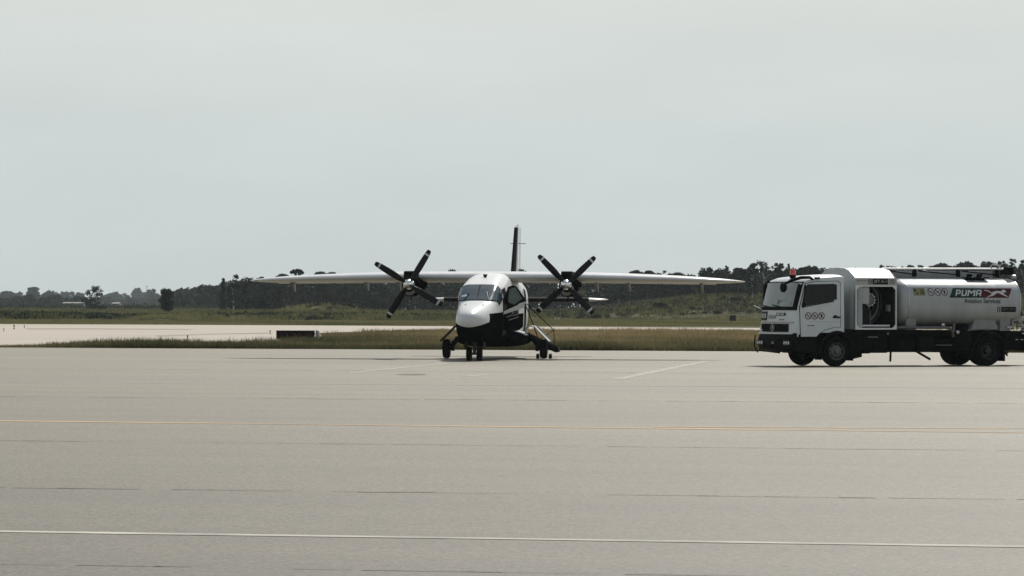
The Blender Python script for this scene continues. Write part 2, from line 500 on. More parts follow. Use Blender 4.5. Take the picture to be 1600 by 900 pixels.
def strip(name, p0, p1, width, m, parent, z, jitter=0.0, n=1, ext=0.0):
    """a painted line: a thin sheet along the ground between two points"""
    d = (p1 - p0).normalized(); p0 = p0 - d * ext; p1 = p1 + d * ext
    nrm = Vector((-d.y, d.x, 0)); b = MB(); L, Rr = [], []
    for i in range(n + 1):
        p = p0.lerp(p1, i / n)
        j = (rng.random() - .5) * jitter; k = 1 + (rng.random() - .5) * (1.0 if jitter else 0)
        L.append(p + nrm * (j + width * k / 2)); Rr.append(p + nrm * (j - width * k / 2))
    vs = [(p.x, p.y, z) for p in L] + [(p.x, p.y, z) for p in Rr]
    b.add(vs, [(n + 1 + i, n + 2 + i, i + 1, i) for i in range(n)])
    return b.build(name, m, parent, smooth=0)

for (a, c, w, m_, ext) in [
        ((0, 833), (1600, 857), 0.21, 'line_white', 40),
        ((0, 659), (1600, 677.5), 0.34, 'line_yellow', 40),
        ((1020, 668.4), (1600, 671.2), 0.24, 'line_yellow', 0),
        ((0, 598), (1600, 607.5), 0.40, 'line_pale', 40),
        ((966, 593), (1106, 564.5), 0.34, 'line_pale', 0),
        ((545, 583.5), (700, 568), 0.30, 'line_pale', 0),
        ((728, 589), (765, 585.5), 0.30, 'line_pale', 0)]:
    strip('painted_line', gp(*a), gp(*c), w, M[m_], apron, 0.016, 0.03, 60, ext)
def seam(p0, p1, w):
    """a worn joint: broken dark crumbs along a line, thicker here and there"""
    d = (p1 - p0).normalized(); p0 = p0 - d * 12; L = (p1 - p0).length + 12; nrm = Vector((-d.y, d.x, 0)); b = MB(); t = 0.0
    while t < L:
        ln = rng.uniform(.15, 1.1); k = w * rng.uniform(.25, 1.0); o_ = rng.gauss(0, w * .35)
        q0 = p0 + d * t + nrm * o_; q1 = p0 + d * (t + ln) + nrm * (o_ + rng.gauss(0, w * .2))
        b.add([(q.x, q.y, .0148) for q in (q0 - nrm * k * .5, q1 - nrm * k * .3, q1 + nrm * k * .3, q0 + nrm * k * .5)], [(0, 1, 2, 3)])
        t += ln * (.6 if rng.random() < .8 else 1.0) + (rng.uniform(0, .12) if rng.random() < .9 else rng.uniform(.2, 1.2))
    o = b.build('pavement_seam', M['seam'], apron, smooth=0); o['kind'] = 'stuff'
for (a, c, w) in [((0, 576), (1600, 587), 0.12), ((0, 621), (1600, 631.5), 0.13), ((0, 690), (1600, 706), 0.08),
                  ((0, 764), (1600, 783), 0.09), ((0, 884.5), (1600, 911), 0.05)]:
    seam(gp(*a), gp(*c), w)
b = MB(); c0 = gp(644, 586)
b.add([(c0.x + .35 * math.cos(k * .7) * (1 + .3 * (k % 2)), c0.y + 1.1 * math.sin(k * .7), 0.0165) for k in range(9)], [tuple(range(9))])
b.build('oil_stain', M['seam'], apron, smooth=0)

# runway with the taxiway that opens to the left (kept 4 mm and more above the ground)
def P(*a): return [gp(*q) for q in a]
run = sheet('runway', P((-260, 506.2), (0, 506.6), (420, 508.3), (700, 510.0), (1250, 512.8), (1900, 515.6), (1900, 518.4), (1250, 516.6), (700, 515.2), (560, 518.5), (470, 521.5), (440, 524), (300, 523), (-260, 521)), 0.010, M['concrete'])
tag(run, 'pale concrete runway crossing behind the grass', None, None, 'structure')
taxi = sheet('taxiway', P((-260, 519.5), (300, 522), (452, 523.3), (500, 523), (505, 527), (440, 535), (330, 537.5), (250, 534.5), (150, 536), (70, 539.5), (0, 542), (-120, 543.2), (-260, 543)), 0.016, M['concrete'])
tag(taxi, 'pale concrete taxiway curving from the runway towards the apron at left', None, None, 'structure')
sh = sheet('worn_strip', P((40, 513.2), (120, 512.9), (300, 514.6), (300, 515.4), (120, 514.7), (45, 514.9)), 0.021, M['worn_tarmac'], run)
sh = sheet('worn_strip', P((240, 524.8), (330, 521.5), (420, 519.8), (420, 521.3), (330, 523.4), (250, 527.0)), 0.021, M['worn_tarmac'], run)

# ------------------------------------------------------------------ grass
def in_poly(px, py, poly):
    ins = np.zeros(len(px), bool); n = len(poly)
    for i in range(n):
        x0, y0 = poly[i].x, poly[i].y; x1, y1 = poly[(i + 1) % n].x, poly[(i + 1) % n].y
        c_ = ((y0 > py) != (y1 > py)) & (px < (x1 - x0) * (py - y0) / (y1 - y0 + 1e-12) + x0)
        ins ^= c_
    return ins

def tufts(name, X, Y, hmin, hmax, blade_w, spread, nb, material, seed, tint_fn=None):
    r_ = np.random.default_rng(seed); n = len(X)
    h = r_.uniform(hmin, hmax, n)
    # patchy height
    h = h * (0.55 + 0.35 * (0.5 + 0.5 * np.sin(X * 0.9 + np.sin(Y * 0.7) * 2)) + 0.55 * (0.5 + 0.5 * np.sin(X * .31 + 2.1 * np.sin(Y * .19 + X * .07))) ** 2)
    if name == 'grass': h = h * (0.5 + 0.5 * sstep(-0.122, -0.085, X / Y))      # shorter turf where the verge runs out at the left
    Z = terrain(X, Y)
    V = np.zeros((n, nb, 3, 3)); T = np.zeros((n, nb, 3))
    base_t = r_.uniform(0.1, 0.75, n) if tint_fn is None else np.clip(tint_fn(X, Y) + r_.uniform(-.22, .22, n), 0, 1)
    for k in range(nb):
        ang = r_.uniform(0, 2 * np.pi, n); rad = r_.uniform(0, spread, n)
        bx = X + np.cos(ang) * rad; by = Y + np.sin(ang) * rad
        la = ang + r_.uniform(-.8, .8, n); lean = r_.uniform(0.1, 0.75, n) * h
        hh = h * r_.uniform(.6, 1.05, n); w = blade_w * r_.uniform(.6, 1.4, n)
        fa = r_.uniform(0, 2 * np.pi, n)
        V[:, k, 0] = np.stack([bx - np.cos(fa) * w / 2, by - np.sin(fa) * w / 2, Z - .01], -1)
        V[:, k, 1] = np.stack([bx + np.cos(fa) * w / 2, by + np.sin(fa) * w / 2, Z - .01], -1)
        V[:, k, 2] = np.stack([bx + np.cos(la) * lean, by + np.sin(la) * lean, Z + hh], -1)
        T[:, k, :] = (base_t + r_.uniform(-.12, .12, n))[:, None]
    return quads_object(name, V.reshape(-1, 3), T.reshape(-1), material, None, 3)

r0 = np.random.default_rng(3)
island = P((-200, 543), (0, 543.1), (1600, 551.4), (1900, 553), (1900, 521.0), (1250, 519.0), (860, 517.8), (650, 517.8), (575, 521), (512, 526), (500, 530), (440, 536.5), (330, 539), (250, 536), (150, 537.5), (70, 541.3), (15, 543.0), (-200, 542.9))
n = 230000
Xg = r0.uniform(-60, 75, n); Yg = 160 + 165 * r0.random(n) ** 1.35
ok = in_poly(Xg, Yg, island) & (np.abs(Xg / Yg) < 0.155)
Xg, Yg = Xg[ok], Yg[ok]
# a closer fringe along the apron edge
m_ = 9000
tt = r0.uniform(-3, 47, m_); off = np.abs(r0.normal(0, 0.5, m_)) + .02
fx = eL.x + ed.x * tt - ed.y * off; fy = eL.y + ed.y * tt + ed.x * off
fk = tt > -1.5
Xg = np.concatenate([Xg, fx[fk]]); Yg = np.concatenate([Yg, fy[fk]])
def near_tint(X, Y):
    u = X / Y
    back = sstep(0, 40, (Y - 168))
    patch = (0.5 + 0.5 * np.sin(X * 0.35 + 1.7 * np.sin(Y * 0.13)) * np.sin(Y * 0.16 + X * 0.06)) - 0.45 * np.exp(-((Y - 205 - 9 * np.sin(X * .11)) / 9.0) ** 2)
    return 0.06 + 0.44 * back * (0.35 + 0.65 * sstep(-0.06, 0.01, u)) + 0.34 * patch * back * (0.4 + .6 * sstep(-0.06, 0.0, u))
gr = tufts('grass', Xg, Yg, 0.10, 0.37, 0.035, 0.16, 6, M['grass_near'], 5, near_tint)
tag(gr, 'strip of rough olive and brown grass between apron and runway', 'grass', None, 'stuff')

n = 26000
n = 60000; Yg = r0.uniform(372, 585, n); Xg = r0.uniform(-.14, .14, n) * Yg
uu = Xg / Yg
strip_far = P((-260, 505.4), (0, 505.8), (420, 507.5), (700, 509.2), (1250, 512.0), (1900, 514.8), (1900, 495), (-260, 486))
lim = 474 + 95 * sstep(-0.02, 0.02, uu) + 7 * np.sin(Xg * 0.21) + 4 * np.sin(Xg * 0.53 + 1)
rw = gp(0, 505.8).y + (gp(1600, 513.5).y - gp(0, 505.8).y) * (Xg - gp(0, 505.8).x) / (gp(1600, 513.5).x - gp(0, 505.8).x)
ok = (Yg > rw) & (Yg < lim + 3)
gr2 = tufts('mown_grass', Xg[ok], Yg[ok], 0.10, 0.24, 0.09, 0.4, 5, M['grass_far'], 6, lambda X, Y: 0.62 + 0.25 * np.sin(X * .2 + Y * .06) * np.sin(X * .07) - .3 * sstep(500, 560, Y))
tag(gr2, 'short mown grass strip along the far side of the runway', 'grass', None, 'stuff')

# tall grass field behind the runway
n = 65000
Yg = 470 + 560 * r0.random(n) ** 1.7; Xg = r0.uniform(-.15, .15, n) * Yg
uu = Xg / Yg
lim = 474 + 95 * sstep(-0.02, 0.02, uu) + 7 * np.sin(Xg * 0.21) + 4 * np.sin(Xg * 0.53 + 1)
ok = Yg > lim + 1
gr3 = tufts('tall_grass', Xg[ok], Yg[ok], 0.25, 0.75, 0.22, 0.7, 6, M['grass_far'], 8, lambda X, Y: 0.30 + 0.25 * np.sin(X * .11 + 2) * np.sin(Y * .05) - .25 * sstep(0.0, .03, X / Y))
tag(gr3, 'tall rough grass field between runway and treeline', 'grass', None, 'stuff')

# ------------------------------------------------------------------ leaves, bushes, trees
def leaf_cards(centers, radii, per, size, seed, squash=0.8, shell=0.55):
    """leaf-sized quads scattered through the volume of each clump"""
    r_ = np.random.default_rng(seed)
    C = np.repeat(np.asarray(centers, float), per, 0); Rr = np.repeat(np.asarray(radii, float), per)
    n = len(C)
    d = r_.normal(size=(n, 3)); d /= np.linalg.norm(d, axis=1)[:, None]
    rad = Rr * (shell + (1 - shell) * r_.random(n)) * np.where(r_.random(n) < .15, 1.18, 1.0)
    p = C + d * rad[:, None] * np.array([1, 1, squash])
    nrm = d + r_.normal(size=(n, 3)) * .8; nrm /= np.linalg.norm(nrm, axis=1)[:, None]
    t = np.cross(nrm, r_.normal(size=(n, 3))); t /= np.linalg.norm(t, axis=1)[:, None]
    b_ = np.cross(nrm, t)
    s = (size * r_.uniform(.5, 1.4, n))[:, None]
    V = np.stack([p - t * s * .5, p + b_ * s * .32, p + t * s * .5, p - b_ * s * .32], 1)
    ct = np.repeat(r_.uniform(.1, .75, len(centers)), per)
    T = np.repeat((ct + r_.uniform(-.2, .2, n))[:, None], 4, 1)
    return V.reshape(-1, 3), T.reshape(-1)

def crown_clumps(kind, w, h, seed):
    """clump centres and radii of a crown of width w and height h (trunk foot at 0)"""
    q = random.Random(seed); c, r_ = [], []
    if kind == 'round':
        for i in range(46):
            a = q.uniform(0, 6.28); z = q.uniform(.16, .93); rr = (w / 2) * math.sqrt(max(.05, 1 - ((z - .55) / .52) ** 2)) * q.uniform(.35, .95)
            c.append((math.cos(a) * rr * .75, math.sin(a) * rr * .75, z * h)); r_.append(w * q.uniform(.13, .2))
        c = [(x_, y_, min(z_, h - k * .8)) for (x_, y_, z_), k in zip(c, r_)]
    elif kind == 'spreading':
        for i in range(30):
            a = q.uniform(0, 6.28); rr = (w / 2) * math.sqrt(q.random()) * .9
            z = h * (.90 - .26 * (rr / (w / 2)) ** 2 + q.uniform(-.22, .02)); k = w * q.uniform(.10, .17)
            c.append((math.cos(a) * rr, math.sin(a) * rr, min(z, h - k * .7))); r_.append(k)
        for i in range(5):
            a = q.uniform(0, 6.28); rr = w * q.uniform(.05, .25)
            c.append((math.cos(a) * rr, math.sin(a) * rr, h * q.uniform(.35, .6))); r_.append(w * q.uniform(.08, .12))
    elif kind == 'cone':
        for i in range(24):
            z = (i + .5) / 24; rr = (w / 2) * (1 - z) ** .8 * q.uniform(.2, .7); a = q.uniform(0, 6.28)
            c.append((math.cos(a) * rr, math.sin(a) * rr, h * (.06 + .9 * z))); r_.append(w * (.10 + .26 * (1 - z)))
    elif kind == 'airy':
        for i in range(34):
            z = q.uniform(.28, .97); rr = (w / 2) * math.sqrt(q.random()) * (1.12 - .9 * abs(z - .62)); a = q.uniform(0, 6.28)
            k = w * q.uniform(.11, .20)
            c.append((math.cos(a) * rr, math.sin(a) * rr, min(z * h, h - k * .7))); r_.append(k)
    elif kind == 'dome':
        for i in range(30):
            a = q.uniform(0, 6.28); rr = (w / 2) * math.sqrt(q.random()) * .9
            top = math.sqrt(max(0.02, 1 - (rr / (w / 2)) ** 2))
            z = h * (.40 + .55 * top * q.uniform(.5, 1))
            c.append((math.cos(a) * rr, math.sin(a) * rr, z)); r_.append(w * q.uniform(.10, .15))
        for i in range(20):          # the outer skin of the dome
            a = q.uniform(0, 6.28); rr = (w / 2) * math.sqrt((i + .3) / 20) * .9; k = w * q.uniform(.10, .14)
            c.append((math.cos(a) * rr, math.sin(a) * rr, h - k * .75 - w * .42 * (1 - math.sqrt(1 - (rr / (w / 2)) ** 2)) * q.uniform(.8, 1.15))); r_.append(k)
        c = [(x_, y_, min(z_, h - k * .8)) for (x_, y_, z_), k in zip(c, r_)]
    return c, r_

def make_tree(name, kind, w, h, seed, label, leafmat, barkmat, leaf=.30, per=85):
    q = random.Random(seed + 99)
    root = empty(name, (0, 0, 0), 0, label, 'tree')
    c, r_ = crown_clumps(kind, w, h, seed)
    mz = max(p[2] + k * .72 for p, k in zip(c, r_)); c = [(p[0], p[1], p[2] * h / mz) for p in c]
    V, T = leaf_cards(c, r_, per, leaf, seed, .8, .15 if kind in ('airy', 'spreading') else .5)
    quads_object('crown', V, T, leafmat, root)
    b = MB(); tr = max(.09, h * .022)
    top = Vector((q.uniform(-.2, .2), q.uniform(-.2, .2), h * (.9 if kind == 'cone' else .62)))
    mid = Vector((q.uniform(-.15, .15), q.uniform(-.15, .15), h * .3))
    b.tube([(0, 0, -.3), (0, 0, .05), mid, top], [tr * 1.5, tr * 1.2, tr * .85, tr * .4], 7)
    for i in q.sample(range(len(c)), min(9, len(c))):
        t0 = q.uniform(.35, 1.0); s0 = Vector((0, 0, .05)).lerp(mid, t0 / .5) if t0 < .5 else mid.lerp(top, (t0 - .5) / .5)
        e0 = Vector(c[i])
        if e0.z < s0.z - .3: continue
        b.tube([s0, s0.lerp(e0, .5) + Vector((0, 0, .12 * (e0 - s0).length)), e0], [tr * .5, tr * .33, tr * .15], 5)
    b.build('trunk', barkmat, root, smooth=60)
    return root

TREES = [
    # px centre, px top, px width, distance, kind, leaf, bark, name, label, group
    (12, 455, 30, 2562, 'dome', 'leaf_mid', 'bark', 'broadleaf_tree', 'hazy low tree at the far left end of the horizon', None),
    (51, 448.5, 25, 2450, 'round', 'leaf_dark', 'bark', 'broadleaf_tree', 'square topped hazy tree, tallest at the far left of the horizon', None),
    (76, 453, 22, 2487, 'spreading', 'leaf_mid', 'bark', 'spreading_tree', 'hazy tree with thin flat topped boughs right of the square topped tree', None),
    (104, 455, 26, 3012, 'airy', 'leaf_mid', 'bark', 'broadleaf_tree', 'pale hazy tree behind the long low shed', None),
    (143, 446.5, 33, 880, 'airy', 'leaf_dark', 'bark', 'lone_tree', 'lone see-through tree with ragged crown beside the far low sheds', None),
    (178, 457, 26, 3237, 'dome', 'leaf_mid', 'bark', 'broadleaf_tree', 'very pale far tree just right of the lone ragged tree', None),
    (213, 450, 20, 3162, 'round', 'leaf_mid', 'bark', 'broadleaf_tree', 'very pale tall far tree left of the thin mast', None),
    (236, 452, 20, 2712, 'round', 'leaf_mid', 'bark', 'broadleaf_tree', 'grey green rounded tree directly left of the black dense tree', None),
    (261, 450.5, 27, 540, 'round', 'leaf_dark', 'bark', 'dense_tree', 'dense nearly black bushy tree standing apart on the left field', None),
    (301, 452, 26, 2300, 'round', 'leaf_mid', 'bark', 'broadleaf_tree', 'hazy bushy tree between the black dense tree and the dark cone shaped tree', None),
    (322, 447.5, 26, 2562, 'dome', 'leaf_mid', 'bark', 'broadleaf_tree', 'bluish hazy tree just left of the dark cone shaped tree', None),
    (349, 435.0, 17, 640, 'cone', 'leaf_dark', 'bark', 'conical_tree', 'slim dark cone shaped tree left of the left wing tip', None),
    (376, 427, 44, 620, 'spreading', 'leaf_dark', 'bark', 'spreading_tree', 'wide tree with arching open crown at the left wing tip', None),
    (365, 437, 14, 640, 'airy', 'leaf_mid', 'pale_bark', 'broadleaf_tree', 'thin leggy tree squeezed between the cone shaped tree and the arching open crown', None),
    (441, 428, 24, 700, 'dome', 'leaf_dark', 'bark', 'domed_tree', 'small dark crown peeping low over the outer left wing', None),
    (464, 420.5, 21, 680, 'dome', 'leaf_dark', 'bark', 'domed_tree', 'rounded dark crown standing highest above the left wing', None),
    (502, 424.5, 26, 700, 'dome', 'leaf_dark', 'bark', 'domed_tree', 'flat dark crown just above mid left wing', None),
    (519, 425.5, 17, 720, 'dome', 'leaf_mid', 'bark', 'domed_tree', 'tiny crown tip beside the flat crown above mid left wing', None),
    (711, 419.5, 34, 720, 'spreading', 'leaf_dark', 'bark', 'spreading_tree', 'flat treetop showing over the wing root left of the cockpit', None),
    (815, 420, 16, 760, 'airy', 'leaf_mid', 'bark', 'broadleaf_tree', 'wispy treetop over the wing right of the tail fin', None),
    (994, 422.5, 23, 700, 'dome', 'leaf_dark', 'bark', 'domed_tree', 'leftmost dark crown above the right wing', None),
    (1013, 423, 22, 720, 'dome', 'leaf_dark', 'bark', 'domed_tree', 'second dark crown from the left above the right wing', None),
    (1031, 422, 28, 700, 'airy', 'leaf_dark', 'bark', 'broadleaf_tree', 'third crown above the right wing, with ragged twigs', None),
    (1057, 425.5, 36, 720, 'dome', 'leaf_dark', 'bark', 'domed_tree', 'low long crown above the right wing, fourth from the left', None),
    (1104, 418, 32, 690, 'round', 'leaf_dark', 'bark', 'broadleaf_tree', 'bushy tree behind the outer right wing', None),
    (1136, 415, 13, 760, 'spreading', 'leaf_mid', 'pale_bark', 'umbrella_tree', 'slender umbrella tree poking up pale behind the right wing tip', None),
    (1126, 420, 30, 720, 'round', 'leaf_dark', 'bark', 'broadleaf_tree', 'dark tree directly below the slender umbrella crown', None),
    (1155, 418, 30, 690, 'dome', 'leaf_dark', 'bark', 'domed_tree', 'domed dark tree right above the right wing tip', None),
    (1176, 411, 22, 640, 'round', 'leaf_dark', 'pale_bark', 'broadleaf_tree', 'tall dark tree just right of the right wing tip', None),
    (1195, 406.5, 30, 640, 'airy', 'leaf_dark', 'pale_bark', 'pale_trunked_tree', 'tallest tree on the right, pale trunks showing, left of the truck cab', None),
    (1217, 411, 20, 650, 'round', 'leaf_dark', 'bark', 'broadleaf_tree', 'tall dark tree right of the pale trunked tallest tree', None),
    (1232, 412.5, 12, 820, 'cone', 'leaf_mid', 'bark', 'conical_tree', 'narrow paler tree behind the orange beacon', None),
    (1266, 415, 46, 640, 'dome', 'leaf_dark', 'bark', 'domed_tree', 'wide domed tree right behind the truck cab roof', None),
    (1380, 413, 26, 680, 'spreading', 'leaf_dark', 'bark', 'spreading_tree', 'spiky treetop above the pump cabinet roof', None),
    (1440, 413.5, 22, 700, 'airy', 'leaf_mid', 'bark', 'broadleaf_tree', 'feathery treetop over the front of the tank', None),
    (1473, 411, 36, 680, 'dome', 'leaf_dark', 'bark', 'domed_tree', 'first low dome of foliage over the tank rail, from the left', None),
    (1509, 408.5, 42, 680, 'dome', 'leaf_dark', 'bark', 'domed_tree', 'broad dome of foliage over the middle of the tank', None),
    (1541, 408, 32, 680, 'round', 'leaf_dark', 'bark', 'broadleaf_tree', 'lumpy treetop over the rear third of the tank', None),
    (1568, 407, 18, 660, 'airy', 'leaf_dark', 'bark', 'broadleaf_tree', 'ragged upright treetop left of the hoops at the tank rear', None),
    (1584, 404, 14, 690, 'airy', 'leaf_mid', 'bark', 'broadleaf_tree', 'thin feathery treetop above the hoops at the tank rear', None),
    (1601, 406, 22, 640, 'round', 'leaf_dark', 'bark', 'broadleaf_tree', 'dark treetop cut by the right edge of the picture', None),
]
for i, (px, pt, pw, D, kind, lm, bm_, nm, lab, grp) in enumerate(TREES):
    top = at(px, pt, D); base = th(top.x, D); H = top.z - base; W = pw * D / F
    t = make_tree(nm, kind, W, H, 40 + i * 7, lab, M[lm], M[bm_], leaf=max(.24, .00042 * D), per=90 if kind in ('round', 'dome', 'cone') else 34)
    t.location = (top.x, D, base); t.rotation_euler = (0, 0, rng.uniform(0, 6.28))

def wood(name, spans, seed, label, leafmat, size=.55, per=60, rmul=1.0):
    """a dense far wood: clumps of leaves on many stems, read as one mass. spans: px0, px1, top0, top1, D, depth, n"""
    q = random.Random(seed); c, r_ = [], []
    for (p0, p1, t0, t1, D, dep, n_) in spans:
        for k in range(n_):
            f = q.random(); d_ = D + q.uniform(0, dep)
            pt_ = t0 + (t1 - t0) * f
            tp = at(p0 + (p1 - p0) * f, pt_ + 2.4 * math.sin(f * 23 + seed) + 2.2 * math.sin(f * 57 + 2 * seed) + 1.5 * math.sin(f * 131), d_)
            base = th(tp.x, d_); H = tp.z - base; rad = q.uniform(.7, 1.5) * rmul
            zz = base + rad * .5 + (H - rad * 1.2) * (q.random() ** .8)
            c.append((tp.x, d_, zz)); r_.append(rad)
    V, T = leaf_cards(c, r_, per, size, seed)
    o = quads_object(name, V, T, leafmat)
    return tag(o, label, 'woodland', None, 'stuff')
wood('woodland', [(362, 430, 441, 439, 700, 60, 170), (400, 720, 438, 433, 700, 60, 640)], 11, 'dark wood forming one mass behind the left wing', M['leaf_dark'])
wood('woodland', [(700, 1000, 432, 432, 760, 50, 560), (960, 1180, 431, 425, 730, 40, 520), (1160, 1330, 421, 421, 700, 40, 380), (1320, 1640, 419, 414, 720, 40, 620)], 12, 'dark wood forming one mass behind the right wing and the truck', M['leaf_dark'])
wood('woodland', [(-40, 130, 464, 466, 1400, 150, 300), (270, 380, 455, 440, 1050, 120, 300), (-40, 130, 458, 460, 2800, 250, 420), (155, 300, 461, 456, 3000, 200, 420), (-40, 360, 468, 464, 2300, 250, 640), (268, 375, 455, 445, 2000, 250, 420)], 13, 'pale hazy wood along the far left horizon', M['leaf_mid'], size=1.4, per=60, rmul=1.6)

def bushes(name, items, seed, label, leafmat, size=.28, per=45, hmin=.35, hmax=.95):
    q = random.Random(seed); c, r_ = [], []
    for (p0, p1, d0, d1, n_) in items:
        for k in range(n_):
            d_ = q.uniform(d0, d1); X_ = ((p0 + (p1 - p0) * q.random()) - 800) / F * d_
            rad = q.uniform(hmin, hmax); c.append((X_, d_, th(X_, d_) + rad * .35)); r_.append(rad)
    V, T = leaf_cards(c, r_, per, size, seed, .7, .45)
    o = quads_object(name, V, T, leafmat)
    return tag(o, label, 'scrub', None, 'stuff')
bushes('scrub', [(-20, 440, 481, 497, 620), (420, 760, 482, 494, 150), (380, 640, 484, 520, 140)], 21, 'low dark scrub along the edge of the left field', M['leaf_dark'], size=.22, hmin=.25, hmax=.62)
bushes('scrub', [(-20, 420, 560, 900, 170), (400, 760, 540, 660, 190)], 23, 'olive scrub scattered over the left field', M['leaf_scrub'], hmin=.3, hmax=.75)
bushes('scrub', [(-40, 440, 900, 1350, 620)], 24, 'grey green thicket at the foot of the far left treeline', M['leaf_mid'], size=.5, hmin=.7, hmax=1.7)
bushes('scrub', [(800, 1640, 566, 640, 900), (800, 1640, 640, 720, 650)], 22, 'grey brown scrub on the slope below the right wood', M['leaf_heath'], per=40, hmin=.3, hmax=.8)

bush_specs = [(1031, 484, 26, 590, 470.5, 'dark rounded bush alone on the grey slope under the right wing'),
              (1140, 482, 44, 625, 468, 'wide dark bush on the slope between wing tip and truck'),
              (520, 480, 84, 600, 471.5, 'broad olive thicket mounded behind the runway sign'),
              (150, 480, 34, 760, 471, 'dark low bush at the foot of the lone ragged tree')]
for i, (px, _, pw, D, pt, lab) in enumerate(bush_specs):
    tp = at(px, pt, D); base = th(tp.x, D); H = max(.9, tp.z - base); W = pw * D / F
    q = random.Random(300 + i); c, r_ = [], []
    for k in range(34):
        a = q.uniform(0, 6.28); rr = (W / 2) * math.sqrt(q.random()) * .85
        tz = math.sqrt(max(.03, 1 - (rr / (W / 2)) ** 2))
        c.append((math.cos(a) * rr, math.sin(a) * rr * .6, H * .75 * tz * q.uniform(.3, 1))); r_.append(H * q.uniform(.18, .3))
    V, T = leaf_cards(c, r_, 90, .26, 500 + i, .8)
    rt = empty('bush', (tp.x, D, base), 0, lab, 'bush')
    quads_object('foliage', V, T, M['leaf_scrub'] if i in (2,) else M['leaf_dark'], rt)
    b = MB()
    for k in range(5):
        a = k * 1.25; b.tube([(0, 0, -.1), (math.cos(a) * W * .15, math.sin(a) * W * .1, H * .35), (math.cos(a) * W * .3, math.sin(a) * W * .2, H * .6)], [.06, .04, .02], 5)
    b.build('stem', M['bark'], rt)

# far low sheds, mast
def shed(px0, px1, pt, D, lab):
    a, c_ = at(px0, pt, D), at(px1, pt, D); base = th(a.x, D); H = max(1.2, a.z - base); L = c_.x - a.x
    rt = empty('low_shed', ((a.x + c_.x) / 2, D, base), 0, lab, 'shed')
    b = MB(); b.box((0, 0, H * .42), (L * .96, 5, H * .84)); b.build('wall', M['shed_wall'], rt, smooth=0)
    b = MB(); b.prism([(-3.1, H * .84), (3.1, H * .84), (3.1, H * .88), (0.6, H), (-3.1, H * .86)], -L / 2, L / 2, 'X'); b.build('roof', M['roof_pale'], rt, smooth=0)
    for k in range(4):
        b = MB(); b.box((L * (-.36 + .24 * k), -2.53, H * .4), (L * .1, .06, H * .38)); b.build('window', M['side_glass'], rt, smooth=0)
shed(99, 133, 472, 1050, 'long low shed with pale roof left of the lone ragged tree')
shed(176, 188, 472.5, 1100, 'small low shed with pale roof right of the lone ragged tree')
mtop = at(229.5, 445, 2600)
rt = empty('radio_mast', (mtop.x, 2600, 0), 0, 'thin hazy radio mast on the far left horizon', 'mast')
b = MB(); b.tube([(0, 0, 0), (0, 0, mtop.z)], [.26, .14], 6); b.build('pole', M['dull_metal'], rt)
b = MB(); b.tube([(-1.0, 0, mtop.z * .93), (1.0, 0, mtop.z * .93)], .08, 5); b.build('aerial', M['dull_metal'], rt)

# ------------------------------------------------------------------ runway sign, edge lights, marker
def runway_sign():
    p0, p1 = gp(433, 533.5), gp(497, 534.4); D = (p0.y + p1.y) / 2
    rt = empty('runway_sign', ((p0.x + p1.x) / 2, D, 0), R(7), 'dark red runway number sign with pale end post in the grass', 'sign')
    L = abs(p1.x - p0.x) / math.cos(R(7)) - .02
    s = F / D; H = 15.8 / s + .02
    b = MB(); b.box((-.10, 0, H / 2 + .06), (L - .26, .16, H - .1)); b.build('board', M['board_red'], rt, bevel=.01)
    b = MB(); b.box((-.10, 0, H + .022), (L - .24, .2, .03)); b.build('top_rail', M['sign_black'], rt)
    b = MB(); b.box((L / 2 - .125, 0, H / 2 + .02), (.10, .22, H + .05)); b.build('end_post', M['grey_paint'], rt, bevel=.006)
    b = MB(); b.box((L / 2 - .03, -.0, H / 2 + .0), (.055, .24, H + .03)); b.build('end_post', M['sign_white'], rt, bevel=.006)
    for tx, w, x0 in (('12-30', L * .47, -L * .38), ('2', L * .085, L * .24)):
        vs, fs = text_mesh(tx, 1.0, 0, .008); vs = fit(vs, w, .30)
        b = MB(); b.add([(x0 + a, -.084, .12 + c_ * 1.0) for a, c_ in vs], fs); b.build('lettering', M['board_letter'], rt, smooth=0)
    for x_ in (-L * .4, 0, L * .34):
        b = MB(); b.tube([(x_, 0, -.02), (x_, 0, .1)], .03, 8); b.build('leg', M['steel'], rt)
runway_sign()

light_labels = [((293, 531), 7, 'stake light in the grass edge left of the red sign'),
                ((422, 522.5), 6, 'small taxiway light on the concrete just left of the red sign'),
                ((567, 518.5), 5, 'dark edge light on the runway right of the red sign'),
                ((22, 514.6), 7, 'tallest of the little lights at the far left of the concrete'),
                ((38, 512.9), 4.5, 'rightmost of the little lights at the far left of the concrete'),
                ((6, 517.8), 4.5, 'leftmost of the little lights at the far left of the concrete')]
proto = None
for (q, hp, lab) in light_labels:
    p = gp(*q); sc_ = hp / (F / p.y) / .30
    if proto is None:
        proto = empty('taxiway_light', (0, 0, 0))
        b = MB(); b.lathe([(0, 0), (0, .07), (.03, .07), (.04, .03), (.17, .025), (.18, .05), (.2, .05), (.2, 0)], axis='Z', n=12); b.build('stem', M['plastic_black'], proto)
        b = MB(); b.lathe([(.2, .0), (.2, .042), (.26, .045), (.29, .03), (.3, 0)], axis='Z', n=12); b.build('lens', M['sign_black'], proto)
        o = proto
    else:
        o = copy_tree(proto)
    o.location = (p.x, p.y, .02); o.scale = (sc_, sc_, sc_)
    tag(o, lab, 'light', 'edge lights along the concrete')
p = gp(1145, 503); s = F / p.y
rt = empty('marker_board', (p.x, p.y, th(p.x, p.y)), R(4), 'small square black marker board on the grass left of the truck', 'board')
b = MB(); b.box((0, 0, .48), (9.4 / s, .06, 9.0 / s)); b.build('panel', M['sign_black'], rt, bevel=.01)
b = MB(); b.tube([(-.2, .05, 0), (-.2, .05, .5)], .03, 6); b.build('leg', M['steel'], rt)
